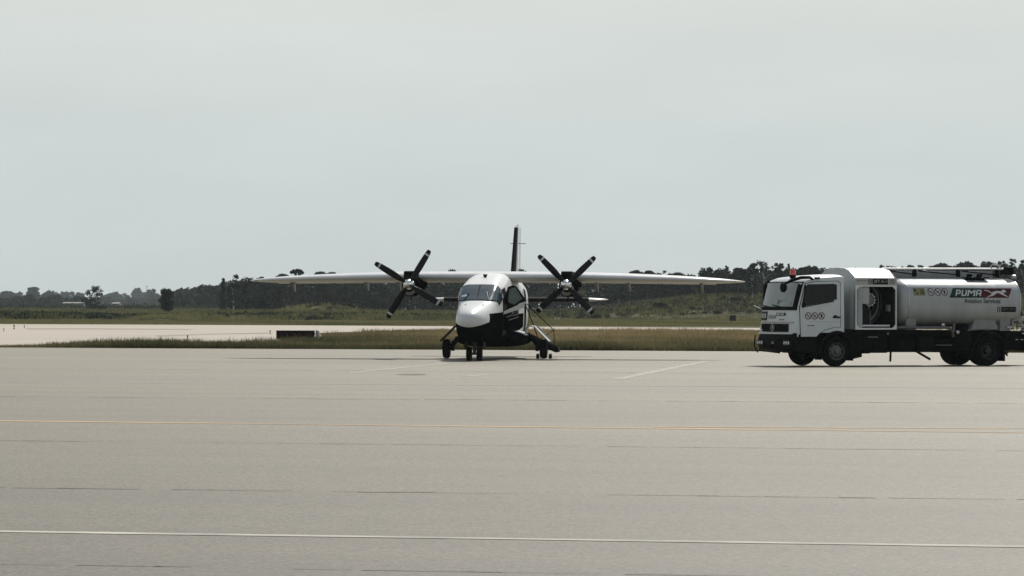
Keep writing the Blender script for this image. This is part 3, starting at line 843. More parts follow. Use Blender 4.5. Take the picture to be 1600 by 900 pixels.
b = MB(); b.tube([(.2, .05, 0), (.2, .05, .5)], .03, 6); b.build('leg', M['steel'], rt)

# ================================================================== AIRCRAFT
# local axes: +X nose, +Y port wing, +Z up; origin on the ground between the main wheels
A_YAW = R(5.9)
ap = gp(773.5, 560.6)
plane = empty('propeller_plane', (ap.x, ap.y, 0.016), math.atan2(-math.cos(A_YAW), -math.sin(A_YAW)),
              'white and black twin propeller plane parked nose on with cockpit door open', 'airplane')

def livery(name, stops, zmax=3.0, l0=-9.0, l1=8.5):
    """white above, black below a border height that varies along the body"""
    m = bpy.data.materials.new(name)
    nt, n, l, b = nodes_of(m)
    b.inputs['Specular IOR Level'].default_value = 0.25
    b.inputs['Roughness'].default_value = 0.3
    tc = n.new('ShaderNodeTexCoord'); sp = n.new('ShaderNodeSeparateXYZ'); l.new(tc.outputs['Object'], sp.inputs[0])
    mr = n.new('ShaderNodeMapRange'); mr.inputs['From Min'].default_value = l0; mr.inputs['From Max'].default_value = l1
    l.new(sp.outputs['X'], mr.inputs['Value'])
    ra = n.new('ShaderNodeValToRGB'); l.new(mr.outputs[0], ra.inputs[0])
    el = ra.color_ramp.elements
    stops = sorted(stops)
    for i, (x_, z_) in enumerate(stops):
        p_ = (x_ - l0) / (l1 - l0); v_ = z_ / zmax
        if i < 2: el[i].position = p_; el[i].color = (v_, v_, v_, 1)
        else:
            k = el.new(p_); k.color = (v_, v_, v_, 1)
    zz = n.new('ShaderNodeMath'); zz.operation = 'DIVIDE'; zz.inputs[1].default_value = zmax; l.new(sp.outputs['Z'], zz.inputs[0])
    gt = n.new('ShaderNodeMath'); gt.operation = 'GREATER_THAN'; l.new(zz.outputs[0], gt.inputs[0]); l.new(ra.outputs[0], gt.inputs[1])
    no = n.new('ShaderNodeTexNoise'); no.inputs['Scale'].default_value = 2.5; l.new(tc.outputs['Object'], no.inputs['Vector'])
    w = n.new('ShaderNodeMix'); w.data_type = 'RGBA'; w.inputs[6].default_value = (.55, .565, .56, 1); w.inputs[7].default_value = (.59, .605, .60, 1)
    l.new(no.outputs['Fac'], w.inputs[0])
    mx = n.new('ShaderNodeMix'); mx.data_type = 'RGBA'; l.new(gt.outputs[0], mx.inputs[0])
    mx.inputs[6].default_value = (.004, .0045, .005, 1); l.new(w.outputs[2], mx.inputs[7])
    sm = n.new('ShaderNodeMath'); sm.operation = 'MULTIPLY'; sm.inputs[1].default_value = 0.3; l.new(gt.outputs[0], sm.inputs[0]); l.new(sm.outputs[0], b.inputs['Specular IOR Level'])
    l.new(mx.outputs[2], b.inputs['Base Color'])
    return m
M['livery'] = livery('livery', [(8.2, 1.05), (7.9, 1.09), (7.74, 1.14), (7.4, 1.195), (7.05, 1.235), (6.8, 1.26), (6.76, 1.53), (4.5, 1.57), (3.9, 1.72), (3.0, 1.95), (2.0, 2.12), (0.6, 2.2), (-.2, 2.1), (-.25, .0), (-8.9, .0)])

ST = [  # x, half width, z bottom, z top, squareness
    (7.96, .04, 1.24, 1.34, 2.0), (7.90, .17, 1.10, 1.47, 2.1), (7.74, .31, .97, 1.58, 2.2), (7.40, .44, .83, 1.69, 2.4),
    (6.9, .54, .71, 1.78, 2.7), (6.3, .605, .62, 1.86, 3.1), (5.6, .64, .56, 1.955, 3.8), (5.3, .66, .545, 2.10, 4.6),
    (4.9, .685, .53, 2.31, 5.2), (4.5, .715, .51, 2.49, 5.4), (4.28, .73, .5, 2.545, 4.8), (3.9, .755, .5, 2.62, 4.2), (3.4, .775, .5, 2.70, 3.9), (2.7, .78, .5, 2.80, 3.8),
    (2.0, .78, .5, 2.855, 3.8), (1.0, .78, .5, 2.885, 3.8), (0, .78, .5, 2.88, 3.8), (-1.2, .78, .5, 2.84, 3.8), (-2.4, .78, .53, 2.76, 3.8),
    (-3.4, .755, .60, 2.69, 3.6), (-4.4, .69, .75, 2.63, 3.4), (-5.4, .59, .97, 2.57, 3.0), (-6.4, .46, 1.24, 2.5, 2.7), (-7.4, .29, 1.55, 2.40, 2.4), (-8.2, .13, 1.82, 2.25, 2.2), (-8.55, .04, 1.95, 2.12, 2.0)]
def body_par(x):
    for a, b_ in zip(ST, ST[1:]):
        if b_[0] <= x <= a[0]:
            f = (a[0] - x) / (a[0] - b_[0]); return [a[i] + (b_[i] - a[i]) * f for i in range(1, 5)]
def body_pt(x, deg, off=0.0):
    w, zb, zt, n_ = body_par(x)
    c_, s_ = math.cos(R(deg)), math.sin(R(deg)); zc, h = (zb + zt) / 2, (zt - zb) / 2
    p = lambda v: math.copysign(abs(v) ** (2 / n_), v)
    y, z = w * p(c_), zc + h * p(s_)
    # outward offset
    d = Vector((0, math.copysign(abs(c_) ** (2 - 2 / n_), c_) / w, math.copysign(abs(s_) ** (2 - 2 / n_), s_) / h)).normalized()
    slope = Vector((0.45 if 4.4 < x < 5.8 else 0.0, 0, 0))
    q = (d + slope * max(0, d.z)).normalized()
    return Vector((x, y, z)) + q * off
b = MB()
b.loft([[body_pt(s[0], 360 * k / 56) for k in range(56)] for s in ST])
b.build('fuselage', M['livery'], plane, smooth=50)

def patch(name, m, d0, d1, xb, xt, off=0.022, parent=plane, nu=14, nv=8, thick=0.012):
    """a pane or panel that lies on the body between two girth angles; xb/xt give its lower and upper edge"""
    b = MB(); out, inn = [], []
    for i in range(nu + 1):
        d = d0 + (d1 - d0) * i / nu; a, c_ = xb(d), xt(d)
        out.append([body_pt(a + (c_ - a) * j / nv, d, off) for j in range(nv + 1)])
        inn.append([body_pt(a + (c_ - a) * j / nv, d, off - thick) for j in range(nv + 1)])
    b.loft(out, False, False); b.loft(inn, False, False)
    for ring in (0, nu):
        b.loft([out[ring], inn[ring]], False, False)
    b.loft([[r_[0] for r_ in out], [r_[0] for r_ in inn]], False, False)
    b.loft([[r_[-1] for r_ in out], [r_[-1] for r_ in inn]], False, False)
    return b.build(name, m, parent, smooth=40)
lowx = lambda d: 5.57 - .36 * (abs(d - 90) / 60) ** 2.2
topx = lambda d: 4.55 - .02 * (abs(d - 90) / 60)
patch('windshield', M['cockpit_glass'], 90.012, 146, lowx, topx)
patch('windshield', M['cockpit_glass'], 55, 89.988, lowx, topx)
patch('windshield', M['cockpit_glass'], 11, 53.6, lambda d: lowx(d) if d > 40 else lowx(40) - (40 - d) * .011, lambda d: topx(d) - max(0, 40 - d) * .006)
patch('windshield', M['cockpit_glass'], 147.5, 168, lambda d: lowx(d) - .03, topx)
frame = patch('windshield_frame', M['boot_black'], 9, 170, lambda d: (lowx(d) if d > 40 else lowx(40) - (40 - d) * .011) + .03, lambda d: topx(d) - max(0, 40 - d) * .006 - .035, off=.012)
# wipers and the pale sheet on the dashboard
b = MB(); b.tube([body_pt(5.53, 113, .035), body_pt(5.2, 99, .04)], .014, 5); b.build('wiper', M['boot_black'], plane)
b = MB(); b.tube([body_pt(5.53, 71, .035), body_pt(5.08, 84, .04)], .014, 5); b.build('wiper', M['aluminium'], plane)
patch('dashboard_card', mat('pale_card', (.26, .36, .40), .4, var=.08), 104, 128, lambda d: 5.35 - .20 * (abs(d - 90) / 60) ** 2, lambda d: 5.23 - .20 * (abs(d - 90) / 60) ** 2, off=.027, nu=5, nv=2, thick=.003)
# nose landing lights / vents
for d in (108, 68):
    b = MB(); c0 = body_pt(6.5, d, .0); b.lathe([(-.02, 0), (-.02, .035), (.012, .03), (.014, 0)], c0, 'Z', 12); b.build('nose_vent', M['dull_metal'], plane)
b = MB(); b.loft([[(3.2, -.02, 2.70), (3.2, .02, 2.70), (3.1, .02, 2.70), (3.1, -.02, 2.70)], [(3.18, -.075, 2.835), (3.18, .075, 2.835), (3.06, .075, 2.835), (3.06, -.075, 2.835)]]); b.build('roof_antenna', M['boot_black'], plane)
# open doorway of the cockpit door, port side
patch('doorway', M['boot_black'], -28, 34, lambda d: 4.36, lambda d: 3.6, off=.004)
# cabin windows on the port side
for k in range(6):
    patch('cabin_window', M['side_glass'], 8, 19, lambda d, k=k: 2.3 - k * .78, lambda d, k=k: 1.92 - k * .78, off=.008, nu=4, nv=3)
patch('doorway', M['boot_black'], -30, 26, lambda d: -2.15, lambda d: -2.95, off=.006)

# the opened crew door, hinged at its forward edge, outer face towards the nose
dw, hinge = .82, body_pt(4.42, 5, .03)
def door_pt(u, z, off=0):      # u along the door away from the body
    ang = R(82)
    base = Vector((hinge.x, .745, 0)); d = Vector((-math.cos(ang), math.sin(ang), 0)); nrm = Vector((math.sin(ang), math.cos(ang), 0))
    return base + d * u * .93 + nrm * off + Vector((0, 0, z))
def door_plate(name, pts, m, t0, t1, parent=plane, smooth=0, bevel=0):
    b = MB(); n_ = len(pts)
    b.add([door_pt(u, z, t0) for u, z in pts] + [door_pt(u, z, t1) for u, z in pts],
          [tuple(range(n_)), tuple(range(n_, 2 * n_))] + [(i, (i + 1) % n_, n_ + (i + 1) % n_, n_ + i) for i in range(n_)])
    return b.build(name, m, parent, smooth=smooth, bevel=bevel)
crew = door_plate('crew_door', [(0, .98), (.55, .98), (.70, 1.1), (.72, 1.55), (.40, 1.50), (0, 1.50)], M['black_gloss'], -.03, .0, bevel=.008)
door_plate('door_panel', [(0.02, 1.60), (.2, 1.68), (.76, 1.93), (.82, 1.93), (.84, 1.78), (.55, 1.66), (.0, 1.50)], M['white_paint'], -.035, .012, crew, bevel=.006)
door_plate('door_frame', [(-.02, 1.93), (.05, 1.83), (.36, 1.76), (.62, 1.88), (.81, 1.94), (.74, 2.06), (.46, 2.44), (.34, 2.47), (.16, 2.41)], M['boot_black'], -.03, .018, crew, bevel=.006)
door_plate('door_window', [(.17, 1.91), (.37, 1.82), (.67, 2.02), (.43, 2.40), (.20, 2.33)], mat('door_glass', (.06, .085, .08), .08, var=.25, scale=6), .018, .026, crew)
for (u, z, w_) in [(.12, 1.40, .22), (.36, 1.45, .2), (.2, 1.30, .34), (.45, 1.56, .1), (.3, 1.52, .1)]:
    door_plate('reflection_streak', [(u, z), (u + w_, z + w_ * .32), (u + w_, z + w_ * .32 + .035), (u, z + .035)], M['grey_paint'], .002, .006, crew)  # streaks of reflection on the black door, laid on as grey strips
b = MB(); b.tube([door_pt(.78, 1.86, .03), door_pt(.78, 1.55, .03)], .02, 6); b.build('door_handle', M['plastic_black'], crew)

# ---- wing
def airfoil(le, chord, y, zmid, t, n=13, twist=.03, cam=.045):
    xs_ = [(1 - math.cos(math.pi * k / n)) / 2 for k in range(n + 1)]
    yt = lambda x: 5 * t * (.2969 * math.sqrt(x) - .126 * x - .3516 * x * x + .2843 * x ** 3 - .1030 * x ** 4)
    up, lo = [], []
    for x in xs_:
        cl = cam * chord * (1 - (2 * x - 0.75) ** 2) * .8 - twist * chord * x * 1.6
        up.append(Vector((le - x * chord, y, zmid + cl + yt(x)))); lo.append(Vector((le - x * chord, y, zmid + cl - yt(x))))
    return up + lo[1:-1][::-1]
WS = [(0, 1.35, 2.25, 2.725, .355), (1.0, 1.35, 2.25, 2.725, .355), (3.0, 1.35, 2.22, 2.718, .345), (4.5, 1.30, 2.05, 2.70, .31), (6.0, 1.18, 1.78, 2.672, .255),
      (7.0, 1.08, 1.55, 2.648, .205), (7.6, .82, 1.2, 2.637, .155), (8.05, .42, .8, 2.628, .10), (8.36, .02, .42, 2.622, .052), (8.485, -.22, .16, 2.62, .02)]
def wing_sec(Y):
    a = abs(Y)
    for p, q in zip(WS, WS[1:]):
        if p[0] <= a <= q[0]:
            f = (a - p[0]) / (q[0] - p[0]); return [p[i] + (q[i] - p[i]) * f for i in range(5)]
rings = [airfoil(s[1], s[2], -s[0], s[3], s[4]) for s in WS[::-1]] + [airfoil(s[1], s[2], s[0], s[3], s[4]) for s in WS[1:]]
b = MB(); b.loft(rings); b.build('wing', M['white_paint'], plane, smooth=50)
for sg in (1, -1):
    # flap and aileron: trailing-edge surfaces let into the wing's underside
    for nm, y0, y1 in (('flap', .9, 2.28), ('flap', 3.05, 5.6), ('aileron', 5.68, 7.5)):
        a, c_ = wing_sec(y0), wing_sec(y1); rr = []
        for s_, y_ in ((a, y0), (c_, y1)):
            te = s_[1] - s_[2]; zt = s_[3] - .048 * s_[2] * .7
            rr.append([Vector((te + s_[2] * .26, y_ * sg, s_[3] - s_[4] * .42)), Vector((te + s_[2] * .26, y_ * sg, s_[3] - s_[4] * .30)), Vector((te - .02, y_ * sg, zt - .055)), Vector((te - .02, y_ * sg, zt - .075))])
        b = MB(); b.loft(rr); b.build(nm, M['white_paint'], plane, smooth=0)
    for y_ in (3.4, 4.5, 7.0):
        s_ = wing_sec(y_); te = s_[1] - s_[2]
        b = MB(); b.prism([(te + .62, s_[3] - s_[4] * .40), (te + .1, s_[3] - s_[4] * .38), (te - .16, s_[3] - s_[4] * .45), (te - .20, s_[3] - .40), (te - .05, s_[3] - .42), (te + .25, s_[3] - .26)], y_ * sg - .045, y_ * sg + .045)
        b.build('flap_bracket', M['dull_metal'], plane, bevel=.01)
    b = MB(); yy = 8.2 * sg; s_ = wing_sec(8.2); b.lathe([(0, 0), (.0, .03), (.1, .028), (.14, 0)], (s_[1] - .04, yy, s_[3]), 'X', 10); b.build('navigation_light', M['sign_red'] if sg > 0 else M['sign_green'], plane)

# ---- engines and propellers
EY, PZ = 2.645, 2.50
def nacelle(sg):
    NS = [(2.30, .20, 2.24, 2.66), (2.22, .27, 2.13, 2.70), (1.9, .30, 2.09, 2.74), (1.4, .31, 2.10, 2.80), (.6, .31, 2.16, 2.85), (-.3, .28, 2.30, 2.82), (-1.0, .2, 2.44, 2.76), (-1.5, .06, 2.56, 2.66)]
    rings = []
    for x_, w, zb, zt in NS:
        zc, h = (zb + zt) / 2, (zt - zb) / 2
        rings.append([Vector((x_, EY * sg + w * math.copysign(abs(math.cos(a)) ** .8, math.cos(a)), zc + h * math.copysign(abs(math.sin(a)) ** .8, math.sin(a)))) for a in [2 * math.pi * k / 28 for k in range(28)]])
    b = MB(); b.loft(rings); nac = b.build('engine_nacelle', M['black_gloss'], plane, smooth=50)
    # square intake on top
    b = MB(); b.prism([(2.28, 2.66), (2.36, 2.70), (2.36, 2.925), (2.2, 2.95), (1.2, 2.93), (1.0, 2.70)], EY * sg - .19, EY * sg + .19); b.build('intake_scoop', M['boot_black'], nac, bevel=.03, seg=3)
    b = MB()
    for (c_, d) in (((2.365, EY * sg, 2.715), (.02, .36, .022)), ((2.365, EY * sg, 2.92), (.02, .36, .022)), ((2.365, EY * sg - .175, 2.818), (.02, .022, .2)), ((2.365, EY * sg + .175, 2.818), (.02, .022, .2))):
        b.box(c_, d)
    b.build('intake_lip', M['blade_black'], nac, bevel=.004)
    b = MB(); b.tube([(1.2, (EY + .24) * sg, 2.35), (.9, (EY + .36) * sg, 2.32), (.6, (EY + .40) * sg, 2.30)], [.09, .1, .1], 12); b.build('exhaust_pipe', M['dull_metal'], nac)
    b = MB(); b.tube([(1.8, EY * sg, 2.12), (1.75, EY * sg, 1.98)], [.03, .02], 6); b.build('drain_mast', M['plastic_black'], nac)
    b = MB(); b.lathe([(0, .12), (.02, .2), (-.02, .24), (-.06, .2)], (2.30, EY * sg, 2.36), 'X', 20); b.build('nacelle_lip', M['grey_paint'], nac)
nacelle(1); nacelle(-1)

def blade_mesh(m):
    """one paddle blade along +Z: twisted, tapered, with pale band near the tip"""
    N = 12; b = MB()
    prof = [(.10, .10, 60), (.18, .12, 52), (.30, .17, 44), (.45, .215, 36), (.62, .23, 30), (.80, .225, 26), (.98, .21, 22), (1.10, .20, 20), (1.135, .195, 20), (1.20, .185, 19), (1.235, .175, 19), (1.30, .15, 18), (1.335, .11, 18), (1.345, .05, 18)]
    rings = []
    for r_, ch, tw in prof:
        a = R(90 - tw * .55)          # coarse angle between disc and chord
        th_ = ch * .11 if r_ > .25 else ch * .45
        ring = []
        for k in range(N):
            t = 2 * math.pi * k / N; cx_, cy_ = math.cos(t) * ch / 2 + ch * .06, math.sin(t) * th_
            ring.append(Vector((cx_ * math.cos(a) + cy_ * math.sin(a), cx_ * math.sin(a) - cy_ * math.cos(a), r_)))
        rings.append(ring)
    for i in range(len(rings) - 1):
        rmid = (prof[i][0] + prof[i + 1][0]) / 2
        b.mat(1 if (1.135 < rmid < 1.2 or rmid > 1.335) else 0)
        b.loft([rings[i], rings[i + 1]], True, False)
    b.mat(1); b.add(rings[-1], [tuple(range(N))]); b.mat(0); b.add(rings[0], [tuple(range(N))])
    return b
def propeller(sg, rot):
    b = MB(); b.lathe([(-.14, .0), (-.14, .185), (-.02, .19), (.08, .172), (.18, .13), (.25, .07), (.275, .0)], (0, 0, 0), 'X', 28)
    hub = b.build('propeller', M['spinner'], plane, smooth=40, loc=(2.52, EY * sg, PZ))
    first = None
    for k in range(4):
        if first is None:
            o = blade_mesh(0).build('blade', [M['blade_black'], M['sign_white']], hub, smooth=50); first = o
        else:
            o = first.copy(); col.objects.link(o); o.parent = hub
        # seen from the front, +Y of the plane is the right of the picture
        o.rotation_euler = (R(rot + 90 * k), 0, 0)
    return hub
# blade angle in the picture a (from right, anticlockwise): local +Z turned about X by phi gives (y,z)=(-sin,cos)
propeller(1, 44 - 90)
propeller(-1, 58.5 - 90)

# ---- tail
def fin_sec(z, le, chord, t):
    n_ = 10; up, lo = [], []
    for k in range(n_ + 1):
        x = (1 - math.cos(math.pi * k / n_)) / 2
        y = 5 * t * (.2969 * math.sqrt(x) - .126 * x - .3516 * x * x + .2843 * x ** 3 - .1030 * x ** 4)
        up.append((le - x * chord, y, z)); lo.append((le - x * chord, -y, z))
    return [Vector(p) for p in up + lo[1:-1][::-1]]
b = MB(); b.loft([fin_sec(2.2, -4.6, 3.6, .13), fin_sec(2.75, -5.3, 2.3, .13), fin_sec(4.55, -6.60, 1.25, .10), fin_sec(4.70, -6.85, .95, .05)]); b.build('fin', mat('fin_paint', (.44, .45, .45), .45, var=.04, spec=.2), plane, smooth=50)
b = MB(); rr = []
for z, le, c_, t in ((2.84, -5.36, 2.25, .15), (4.58, -6.62, 1.22, .115)):
    s_ = fin_sec(z, le + .02, c_, t * 1.07); n_ = 10; ring = s_[:5]; low = [Vector((p.x, -p.y, p.z)) for p in s_[1:5]]
    rr.append(ring[::-1] + low)
b.loft(rr, False, False); b.build('deicing_boot', M['boot_black'], plane, smooth=60)
b = MB()
b.loft([[Vector((p.x, yv, 2.02 + p.y)) for p in fin_sec(0, le, c_, t)] for yv, le, c_, t in
        ((-3.225, -7.35, .62, .03), (-3.1, -7.1, .95, .09), (-2.6, -6.95, 1.15, .14), (0, -6.75, 1.5, .18), (2.6, -6.95, 1.15, .14), (3.1, -7.1, .95, .075), (3.225, -7.35, .62, .03))])
b.build('tailplane', M['white_paint'], plane, smooth=50)
for sg in (1, -1):
    b = MB(); rr = []
    for yv, le, c_, t in ((.3, -6.77, 1.47, .178), (2.6, -6.95, 1.15, .14)):
        s_ = fin_sec(0, le + .03, c_, t * 1.12); ring = [Vector((p.x, yv * sg, 2.02 + p.y)) for p in s_[:6]]; low = [Vector((p.x, yv * sg, 2.02 - p.y)) for p in s_[1:6]]
        rr.append(ring[::-1] + low)
    b.loft(rr, False, False); b.build('deicing_boot', M['boot_black'], plane, smooth=60)
b = MB()
b.tube([(-7.6, -.28, 4.02), (-7.6, .28, 4.02)], .012, 5); b.tube([(-7.55, 0, 4.02), (-7.65, 0, 4.02)], .03, 5)
b.build('whisker_antenna', M['dull_metal'], plane)
b = MB(); b.tube([(-8.25, .0, 2.4), (-8.3, .0, 4.6)], .014, 5); b.build('antenna_wire', M['panel_grey'], plane)

# ---- belly fairing and undercarriage
b = MB(); rings = []
for x_, w, zc, h in [(2.5, .5, .62, .05), (2.35, .78, .64, .14), (2.0, 1.0, .66, .22), (1.4, 1.16, .675, .265), (.6, 1.21, .68, .285), (-.6, 1.21, .68, .285), (-1.6, 1.1, .68, .25), (-2.4, .86, .68, .17), (-2.8, .55, .68, .06)]:
    rings.append([Vector((x_, w * math.copysign(abs(math.cos(a)) ** .62, math.cos(a)), zc + h * math.copysign(abs(math.sin(a)) ** .85, math.sin(a)))) for a in [2 * math.pi * k / 36 for k in range(36)]])
b.loft(rings); M['fairing_paint'] = livery('fairing_paint', [(8.2, 2), (-8.9, 2), (1.15, 2), (1.1, .80), (-1.0, .78)]); b.build('gear_fairing', M['fairing_paint'], plane, smooth=50)

def tyre_part(b, r_, w, hub):
    b.lathe([(-w / 2 * .75, hub), (-w / 2, hub + .03), (-w / 2, r_ * .86), (-w / 2 * .78, r_ * .97), (-w * .2, r_), (w * .2, r_), (w / 2 * .78, r_ * .97), (w / 2, r_ * .86), (w / 2, hub + .03), (w / 2 * .75, hub)], (0, 0, 0), 'Y', 28)
for sg in (1, -1):
    b = MB()
    b.tube([(0, .95 * sg, .72), (-.02, 1.30 * sg, .66), (-.04, 1.47 * sg, .42), (0, 1.50 * sg, .33)], [.09, .1, .075, .07], 10)
    b.tube([(.1, 1.1 * sg, .86), (.03, 1.38 * sg, .62), (0, 1.46 * sg, .4)], .045, 8)
    b.tube([(0, 1.40 * sg, .325), (0, 1.78 * sg, .325)], .05, 10)
    b.box((0, 1.44 * sg, .42), (.22, .10, .34))
    leg = b.build('main_gear_leg', M['plastic_black'], plane, bevel=.01)
    b = MB(); tyre_part(b, .325, .235, .16); w_ = b.build('tyre', M['rubber'], leg, loc=(0, 1.66 * sg, .325))
    b = MB(); b.lathe([(-.1, 0), (-.1, .1), (-.05, .165), (.05, .165), (.1, .1), (.1, 0)], (0, 0, 0), 'Y', 20); b.build('rim', M['dark_rim'], leg, loc=(0, 1.66 * sg, .325))
    # gear door: a curved plate seen almost edge-on
    prof = [(1.06, .84), (1.07, 1.0), (1.13, 1.085), (1.24, 1.11), (1.36, 1.09), (1.48, .96), (1.86, .58)]
    b = MB(); f_, bk = [], []
    for (y_, z_) in prof:
        f_.append(((y_ * sg, z_)))
    rr = []
    for i, (y_, z_) in enumerate(f_):
        p0 = Vector(f_[max(i - 1, 0)]); p1 = Vector(f_[min(i + 1, len(f_) - 1)]); t = (p1 - p0).normalized(); nn = Vector((-t.y, t.x)) * .014
        rr.append([Vector((.34, y_ + nn.x, z_ + nn.y)), Vector((-.34, y_ + nn.x, z_ + nn.y)), Vector((-.34, y_ - nn.x, z_ - nn.y)), Vector((.34, y_ - nn.x, z_ - nn.y))])
    b.loft(rr); b.build('gear_door', M['panel_grey'] if sg > 0 else M['boot_black'], plane, smooth=30)  # port door pale, starboard black: sunlit and shaded sides put into the colour
b = MB(); b.tube([(6.05, 0, .7), (6.2, 0, .42), (6.29, 0, .225)], [.08, .065, .05], 10); b.tube([(6.29, -.26, .225), (6.29, .26, .225)], .04, 10)
b.tube([(6.05, .0, .62), (6.45, .0, .42), (6.33, 0, .25)], .028, 8)
ng = b.build('nose_gear_leg', M['dull_metal'], plane)
for sg in (1, -1):
    b = MB(); tyre_part(b, .225, .165, .11); b.build('tyre', M['rubber'], ng, loc=(6.29, .17 * sg, .225))
    b = MB(); b.lathe([(-.07, 0), (-.07, .07), (-.03, .112), (.03, .112), (.07, .07), (.07, 0)], (0, 0, 0), 'Y', 18); b.build('rim', M['dark_rim'], ng, loc=(6.29, .17 * sg, .225))
for sg in (1, -1):
    b = MB(); b.prism([(6.5, .62), (5.6, .62), (5.65, .38), (6.4, .38)], .30 * sg - .012, .30 * sg + .012); b.build('nose_gear_door', M['boot_black'], plane)

# ---- airstair let down on the port side
b = MB()
for x_ in (-2.22, -2.88):
    b.prism([(.80, .66), (.86, .86), (1.93, .36), (1.96, .2), (1.86, .18)], x_ - .02, x_ + .02, 'X')
st = b.build('airstair', M['plastic_black'], plane, bevel=.006)
for k in range(3):
    b = MB(); b.box((-2.55, 1.08 + .31 * k, .66 - .155 * k), (.64, .24, .03)); b.build('step', M['aluminium'], st, bevel=.004)
b = MB(); b.box((-2.55, 1.93, .28), (.66, .06, .14)); b.build('step', M['plastic_black'], st, bevel=.006)
b = MB(); b.tube([(-2.2, .78, 1.93), (-2.2, 1.80, .95), (-2.2, 1.82, .42)], .016, 6); b.tube([(-2.2, 1.80, .95), (-2.2, 1.34, .66)], .012, 6); b.build('handrail', M['plastic_black'], st)
b = MB(); b.tube([(-2.9, .78, 1.75), (-2.9, 1.18, .70)], .018, 6); b.build('handrail', M['plastic_black'], st)
b = MB(); b.tube([(-2.9, 1.16, 1.08), (-2.9, 1.66, .55)], .03, 6); b.build('handrail', M['aluminium'], st)

# wheel chocks
def chock(lab, x_, y_):
    p = Matrix.Rotation(plane.rotation_euler.z, 3, 'Z') @ Vector((x_, y_, 0)) + plane.location
    o = MB().prism([(-.09, 0), (.09, 0), (.07, .12), (-.02, .17)], -.05, .05).build('wheel_chock', M['rubber'], None, bevel=.008)
    o.location = (p.x, p.y, .016); o.rotation_euler = (0, 0, plane.rotation_euler.z)
    tag(o, lab, 'chock', 'chocks at the main wheel')
chock('black rubber chock outside the main wheel by the airstair', .1, 1.90)
chock('black rubber chock in front of the main wheel by the airstair, on its inner side', .30, 1.49)

# ================================================================== FUEL TRUCK
# local axes: +X forward, +Y the truck's left (towards the camera), origin on the ground under the front axle
T_YAW = R(205)
tp0 = gp(1304, 573.2)
lv = Vector((-math.sin(T_YAW), math.cos(T_YAW), 0))
to = tp0 - lv * 1.0
truck = empty('fuel_truck', (to.x, to.y, .014), T_YAW, 'white aviation fuel truck with silver tank and open hose cabinet at the right edge', 'fuel truck')
HW = 1.15
WB = -5.66

# ---- cab shell: side profile lofted across the width with rounded corners
def cab_profile(inset):
    k = inset
    return [(1.26 - k * .3, 1.00), (1.27 - k, 1.35), (1.235 - k, 1.76), (1.055 - k, 2.50 - k * .1), (.98 - k, 2.60 - k * .4), (.78 - k * .6, 2.675 - k * .6),
            (.30, 2.735 - k * .8), (-.20 + k * .2, 2.765 - k * .8), (-.27 + k * .3, 2.74 - k * .8), (-.29 + k * .3, 1.10), (-.29 + k * .3, 1.02)]
b = MB(); rings = []
for y_, k in [(sg * a_, .075 * (a_ / HW) ** 4 + ex) for sg, lst in ((-1, ((HW, .03), (HW - .012, .012), (HW - .05, .004), (1.0, 0), (.85, 0), (.6, 0), (.3, 0), (0, 0))), (1, ((.3, 0), (.6, 0), (.85, 0), (1.0, 0), (HW - .05, .004), (HW - .012, .012), (HW, .03)))) for a_, ex in lst]:
    rings.append([Vector((x_, y_, z_)) for x_, z_ in cab_profile(k)])
b.loft(rings)
cab = b.build('cab', M['truck_white'], truck, smooth=45)
def side(poly, y0, y1): return MB().prism(poly, y0, y1)
# lower front corner and door skirts beside the wheel arch
side([(1.20, 1.02), (1.20, .88), (.62, .88), (.66, 1.02)], HW - .05, HW - .002).build('door_skirt', M['truck_white'], cab, bevel=.01)
side([(1.20, 1.02), (1.20, .88), (.62, .88), (.66, 1.02)], -HW + .002, -HW + .05).build('door_skirt', M['truck_white'], cab, bevel=.01)
# door outline: thin proud panel with window, seams show as gaps
dz = [(1.10, .89), (1.13, 1.76), (.96, 2.47), (.62, 2.535), (-.02, 2.55), (-.10, 2.50), (-.12, 1.18), (.10, 1.17), (.36, 1.10), (.55, .98), (.63, .89)]
dcx, dcz = sum(p[0] for p in dz) / len(dz), sum(p[1] for p in dz) / len(dz)
side([(dcx + (a - dcx) * 1.03, dcz + (c_ - dcz) * 1.018) for a, c_ in dz], HW - .02, HW + .004).build('door_gap', M['rubber'], cab)
door = side(dz, HW - .015, HW + .014).build('door', M['truck_white'], cab, bevel=.008)
side(dz, -HW - .014, -HW + .015).build('door', M['truck_white'], cab, bevel=.008)
side([(1.06, 1.80), (.955, 2.40), (.905, 2.455), (.10, 2.475), (.05, 2.43), (.05, 2.02), (.12, 1.97)], HW + .014, HW + .020).build('door_window', M['side_glass'], cab)
side([(1.06, 1.80), (.955, 2.40), (.905, 2.455), (.10, 2.475), (.05, 2.43), (.05, 2.02), (.12, 1.97)], -HW - .020, -HW - .014).build('door_window', M['side_glass'], cab)
fr = MB()
for p, q in (((1.075, 1.775), (.115, 1.955)), ((1.075, 1.775), (.965, 2.43)), ((.04, 2.0), (.04, 2.46))):
    fr.tube([(p[0], HW + .02, p[1]), (q[0], HW + .02, q[1])], .016, 6)
fr.build('window_seal', M['rubber'], cab)
MB().box((.02, HW + .028, 1.475), (.24, .035, .05)).build('door_handle', M['plastic_black'], cab, bevel=.012)
MB().box((.06, HW + .022, 1.515), (.10, .02, .04)).build('door_handle', M['plastic_black'], cab, bevel=.01)
MB().box((.38, HW + .016, 1.36), (.95, .012, .03)).build('door_crease', M['truck_white'], cab, bevel=.005)
MB().box((.80, HW + .016, 1.225), (.22, .005, .028)).build('model_badge', M['dull_metal'], cab)
MB().box((.62, HW + .03, 2.645), (.16, .05, .05)).build('marker_lamp', M['sign_black'], cab, bevel=.012)
